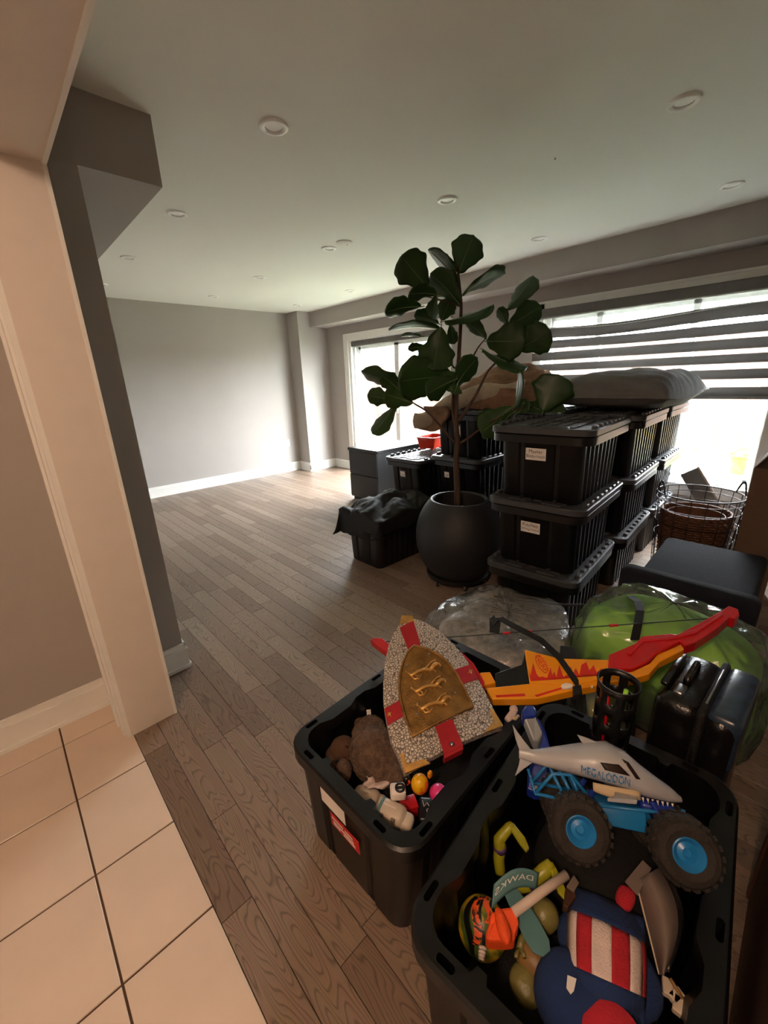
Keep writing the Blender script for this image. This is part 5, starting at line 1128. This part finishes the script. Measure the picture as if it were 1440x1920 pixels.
pad('hammer_head', [(920, 1712), (935, 1702), (958, 1699), (968, 1708), (974, 1730), (967, 1748), (966, 1763), (948, 1765), (914, 1763), (910, 1748), (916, 1732)], .325, .034, M['foam'], t, cO2, .008, zh)
b = MB(); b.blob(at(942, 1735, .322)-cO2, (.030, .013, .012), .15, 30, 2, nu=16, nv=22, mtx=Matrix.Rotation(.9, 3, 'Z')); b.build('hammer_ridge', M['foam'], t, True)
cO2 = at(975, 1640, .295); t = thing('name_band', 'teal rubber band lettered DAWKS lying over the toy limbs', 'band', cO2)
def bandp(u, v):
    x = 926+(1010-926)*u; y = 1636-30*math.sin(math.pi*(u*.75+.12))+22*(1-u)*.9; return at(x+(-4)*v, y+14+46*v*(1-.35*u), .336+.018*math.sin(math.pi*u)-.030*v)-cO2
b = MB(); b.grid(bandp, 20, 6); q = b.build('band', M['teal'], t, True); md = q.modifiers.new('t', 'SOLIDIFY'); md.thickness = .003
lt = lettering('DAWKS', 1.0, lambda u, v: bandp(max(0.02, min(.98, .47-u*.245)), max(0, min(1, .42-v*.42)))+Vector((-.0022, -.0018, .0030)), M['paper'], t)
pad('tail', [(944, 1672), (968, 1664), (990, 1692), (1012, 1728), (1030, 1762), (1032, 1782), (1018, 1793), (1000, 1785), (985, 1762), (965, 1720)], .290, .004, M['teal'], t, cO2, .001)
def limb(name, label, pts, m, band=None):
    o = at(*pts[0][:3]); t = thing(name, label, 'toy figure', o); P = [at(x, y, z)-o for x, y, z, r in pts]; b = MB()
    out = []; rr_ = []
    for i in range(len(P)-1):
        for k in range(4): out.append(P[i].lerp(P[i+1], k/4)); rr_.append(pts[i][3]+(pts[i+1][3]-pts[i][3])*k/4)
    out.append(P[-1]); rr_.append(pts[-1][3]); b.tube(out, rr_, 12); b.build('limb', M[m], t, True)
    if band is not None:
        i = int(band*4); d = (out[i+1]-out[i]).normalized(); b = MB(); b.tube([out[i]-d*.006, out[i]+d*.006], rr_[i]*1.12, 14); b.build('cuff', M['purple'], t, True)
    return t
l1 = limb('rubber_toy', 'bent yellow-green rubber toy limb beside the tote wall', [(938, 1636, .22, .013), (935, 1608, .25, .014), (938, 1590, .27, .015), (935, 1575, .29, .014), (955, 1551, .315, .012), (961, 1546, .318, .009)], 'olive', 2.2)
pad('foot', [(954, 1542), (962, 1541), (985, 1569), (993, 1589), (987, 1596), (975, 1581), (961, 1559)], .322, .010, M['olive'], l1, at(938, 1636, .22), .003)
l2 = limb('rubber_toy', 'bent yellow-green rubber toy limb under the white hammer handle', [(965, 1665, .27, .012), (988, 1660, .285, .013), (1000, 1650, .295, .014), (1022, 1632, .31, .016), (1034, 1618, .32, .011)], 'olive', 1.7)
pad('foot', [(1026, 1616), (1036, 1614), (1046, 1632), (1061, 1666), (1058, 1684), (1046, 1670), (1036, 1642)], .322, .010, M['olive'], l2, at(965, 1665, .27), .003)
cO2 = at(1025, 1735, .235); t = thing('rubber_doll', 'olive and tan rubber doll lying face down in the tote', 'doll', cO2)
b = MB(); b.blob(at(1020, 1715, .25)-cO2, (.034, .032, .032), .10, 24, 4, 1, 22, 30); b.build('head', M['olv2'], t, True)
b = MB(); b.blob(at(1004, 1800, .205)-cO2, (.040, .040, .034), .10, 16, 5, .9, 24, 34); b.build('torso', M['tan'], t, True)
b = MB(); b.blob(at(985, 1846, .195)-cO2, (.032, .034, .026), .14, 20, 6, .9, 20, 28); b.build('skirt', M['olv2'], t, True)
b = MB(); b.tube([at(x, y, .235)-cO2 for x, y in ((990, 1745), (978, 1762), (974, 1780))], [.008, .008, .007], 10); b.tube([at(x, y, .236)-cO2 for x, y in ((974, 1780), (968, 1790), (968, 1796))], .0045, 8); b.tube([at(x, y, .236)-cO2 for x, y in ((974, 1780), (982, 1788), (983, 1796))], .0045, 8); b.build('hand', M['olv2'], t, True)
# striped cushion
cO2 = at(1138, 1800, .25); t = thing('striped_cushion', 'blue plush cushion with red and white stripes in the truck tote', 'cushion', cO2)
E1, E2 = Vector((76, 34)), Vector((0, 104))
def cus(s_, q):
    rr_ = max(0, 1-abs(s_)**3.2-abs(q)**3.4*.92) if True else 0
    k = (1-.10*q*q if abs(q) <= 1 else .9)
    px = Vector((1138, 1795))+E1*(s_*k)+E2*(q-.06*(1-s_*s_)*(1 if q < 0 else 0)); return at(px.x, px.y, .275+.055*rr_**.5+.004*noise.noise(Vector((s_*3, q*3, 0))))-cO2
def section(name, s0, s1, q0, q1, m):
    nu_, nv_ = max(3, int((s1-s0)*14)), max(3, int((q1-q0)*14)); b = MB()
    b.grid(lambda u, v: cus(s0+(s1-s0)*u, q0+(q1-q0)*v), nu_, nv_); o = b.build(name, m, t, True); md = o.modifiers.new('t', 'SOLIDIFY'); md.thickness = .006; md.offset = -1
section('cap', -1, 1, -1, -.56, M['blueplush'])
sx_ = [-1, -.76, -.38, .12, .58, .89, 1]
for i in range(6): section('stripe', sx_[i], sx_[i+1], -.56, .42, M['whplush'] if i % 2 == 0 else M['redplush'])
section('base', -1, 1, .42, 1, M['blueplush'])
b = MB(); b.blob((0, 0, 0), (.075, .10, .035), nu=16, nv=24); b.build('filling', M['blueplush'], t, True)
b = MB(); b.blob(at(1100, 1900, .255)-cO2, (.075, .095, .060), .05, 12, 3, .85, 24, 34); q = b.build('lower_cushion', M['blueplush'], t, True)
b = MB(); dcen = at(1150, 1945, .32)-cO2; b.lathe([(0, .008), (.03, .007), (.048, .002), (.050, -.004), (0, -.006)], 32, dcen, Matrix.Rotation(-.2, 3, 'X')); b.build('red_disc', M['redplush'], t, True, auto=50)
pad('care_tag', [(1064, 1828), (1081, 1835), (1076, 1858), (1070, 1864), (1062, 1852)], .322, .0015, M['paper'], t, cO2, 0)
# taupe visor and small bits
cO2 = at(1225, 1720, .25); t = thing('toy_visor', 'curved taupe plastic visor shell beside the striped cushion', 'toy mask', cO2)
def vis(u, v):
    p0_, p1_ = Vector((1192, 1652)).lerp(Vector((1236, 1828)), u), Vector((1232, 1622)).lerp(Vector((1250, 1822)), u)
    bul = 44*math.sin(math.pi*(u*.9+.08)); q = p0_.lerp(p1_+Vector((bul, 0)), v); return at(q.x, q.y, .30+.05*math.sin(math.pi*v)-.02*u)-cO2
b = MB(); b.grid(vis, 20, 12); o = b.build('shell', M['visor'], t, True); md = o.modifiers.new('t', 'SOLIDIFY'); md.thickness = .003
b = MB(); b.tube([vis(i/19, 0)+Vector((0, 0, .002)) for i in range(20)], .0022, 6); b.build('edge', M['beige'], t, True)
b = MB(); b.tube([vis(i/19, .86)+Vector((0, 0, .006)) for i in range(20)], .004, 6); b.build('rail', M['blackp'], t, True)
pad('tab', [(1172, 1652), (1205, 1612), (1222, 1628), (1196, 1678)], .325, .004, M['visor'], t, cO2, .001)
cO2 = at(1170, 1684, .290); t = tag(MB().blob(cO2, (.026, .018, .016), .25, 30, 3, .8, 16, 24).build('red_fabric', M['redplush'], None, True), 'scrap of bright red cloth behind the striped cushion', 'cloth'); origin_to(t, cO2)
cO2 = at(1262, 1868, .26); t = thing('tan_bricks', 'tan toy building piece below the taupe visor', 'toy brick', cO2)
for i, (x, y, r_) in enumerate(((1252, 1852, .3), (1268, 1868, -.4), (1272, 1886, .1))): b = MB(); b.rbox(at(x, y, .265)-cO2, (.028, .018, .014), .002, 1, Matrix.Rotation(r_, 3, 'Z')); b.build('brick', M['beige'], t)
b = MB(); b.tube([at(1256, 1834, .285)-cO2, at(1280, 1872, .272)-cO2], .0035, 7); b.build('rod', M['tan'], t, True)
cO2 = at(1072, 1680, .285); t = thing('dark_box', 'dark maroon toy carton behind the striped cushion', 'toy box', cO2)
pad('carton', [(1056, 1668), (1078, 1655), (1080, 1682), (1066, 1700), (1056, 1698)], .300, .022, M['wood'], t, cO2, .002)
pad('flap', [(1062, 1662), (1076, 1640), (1086, 1655), (1076, 1672)], .325, .004, M['visor'], t, cO2, .001)
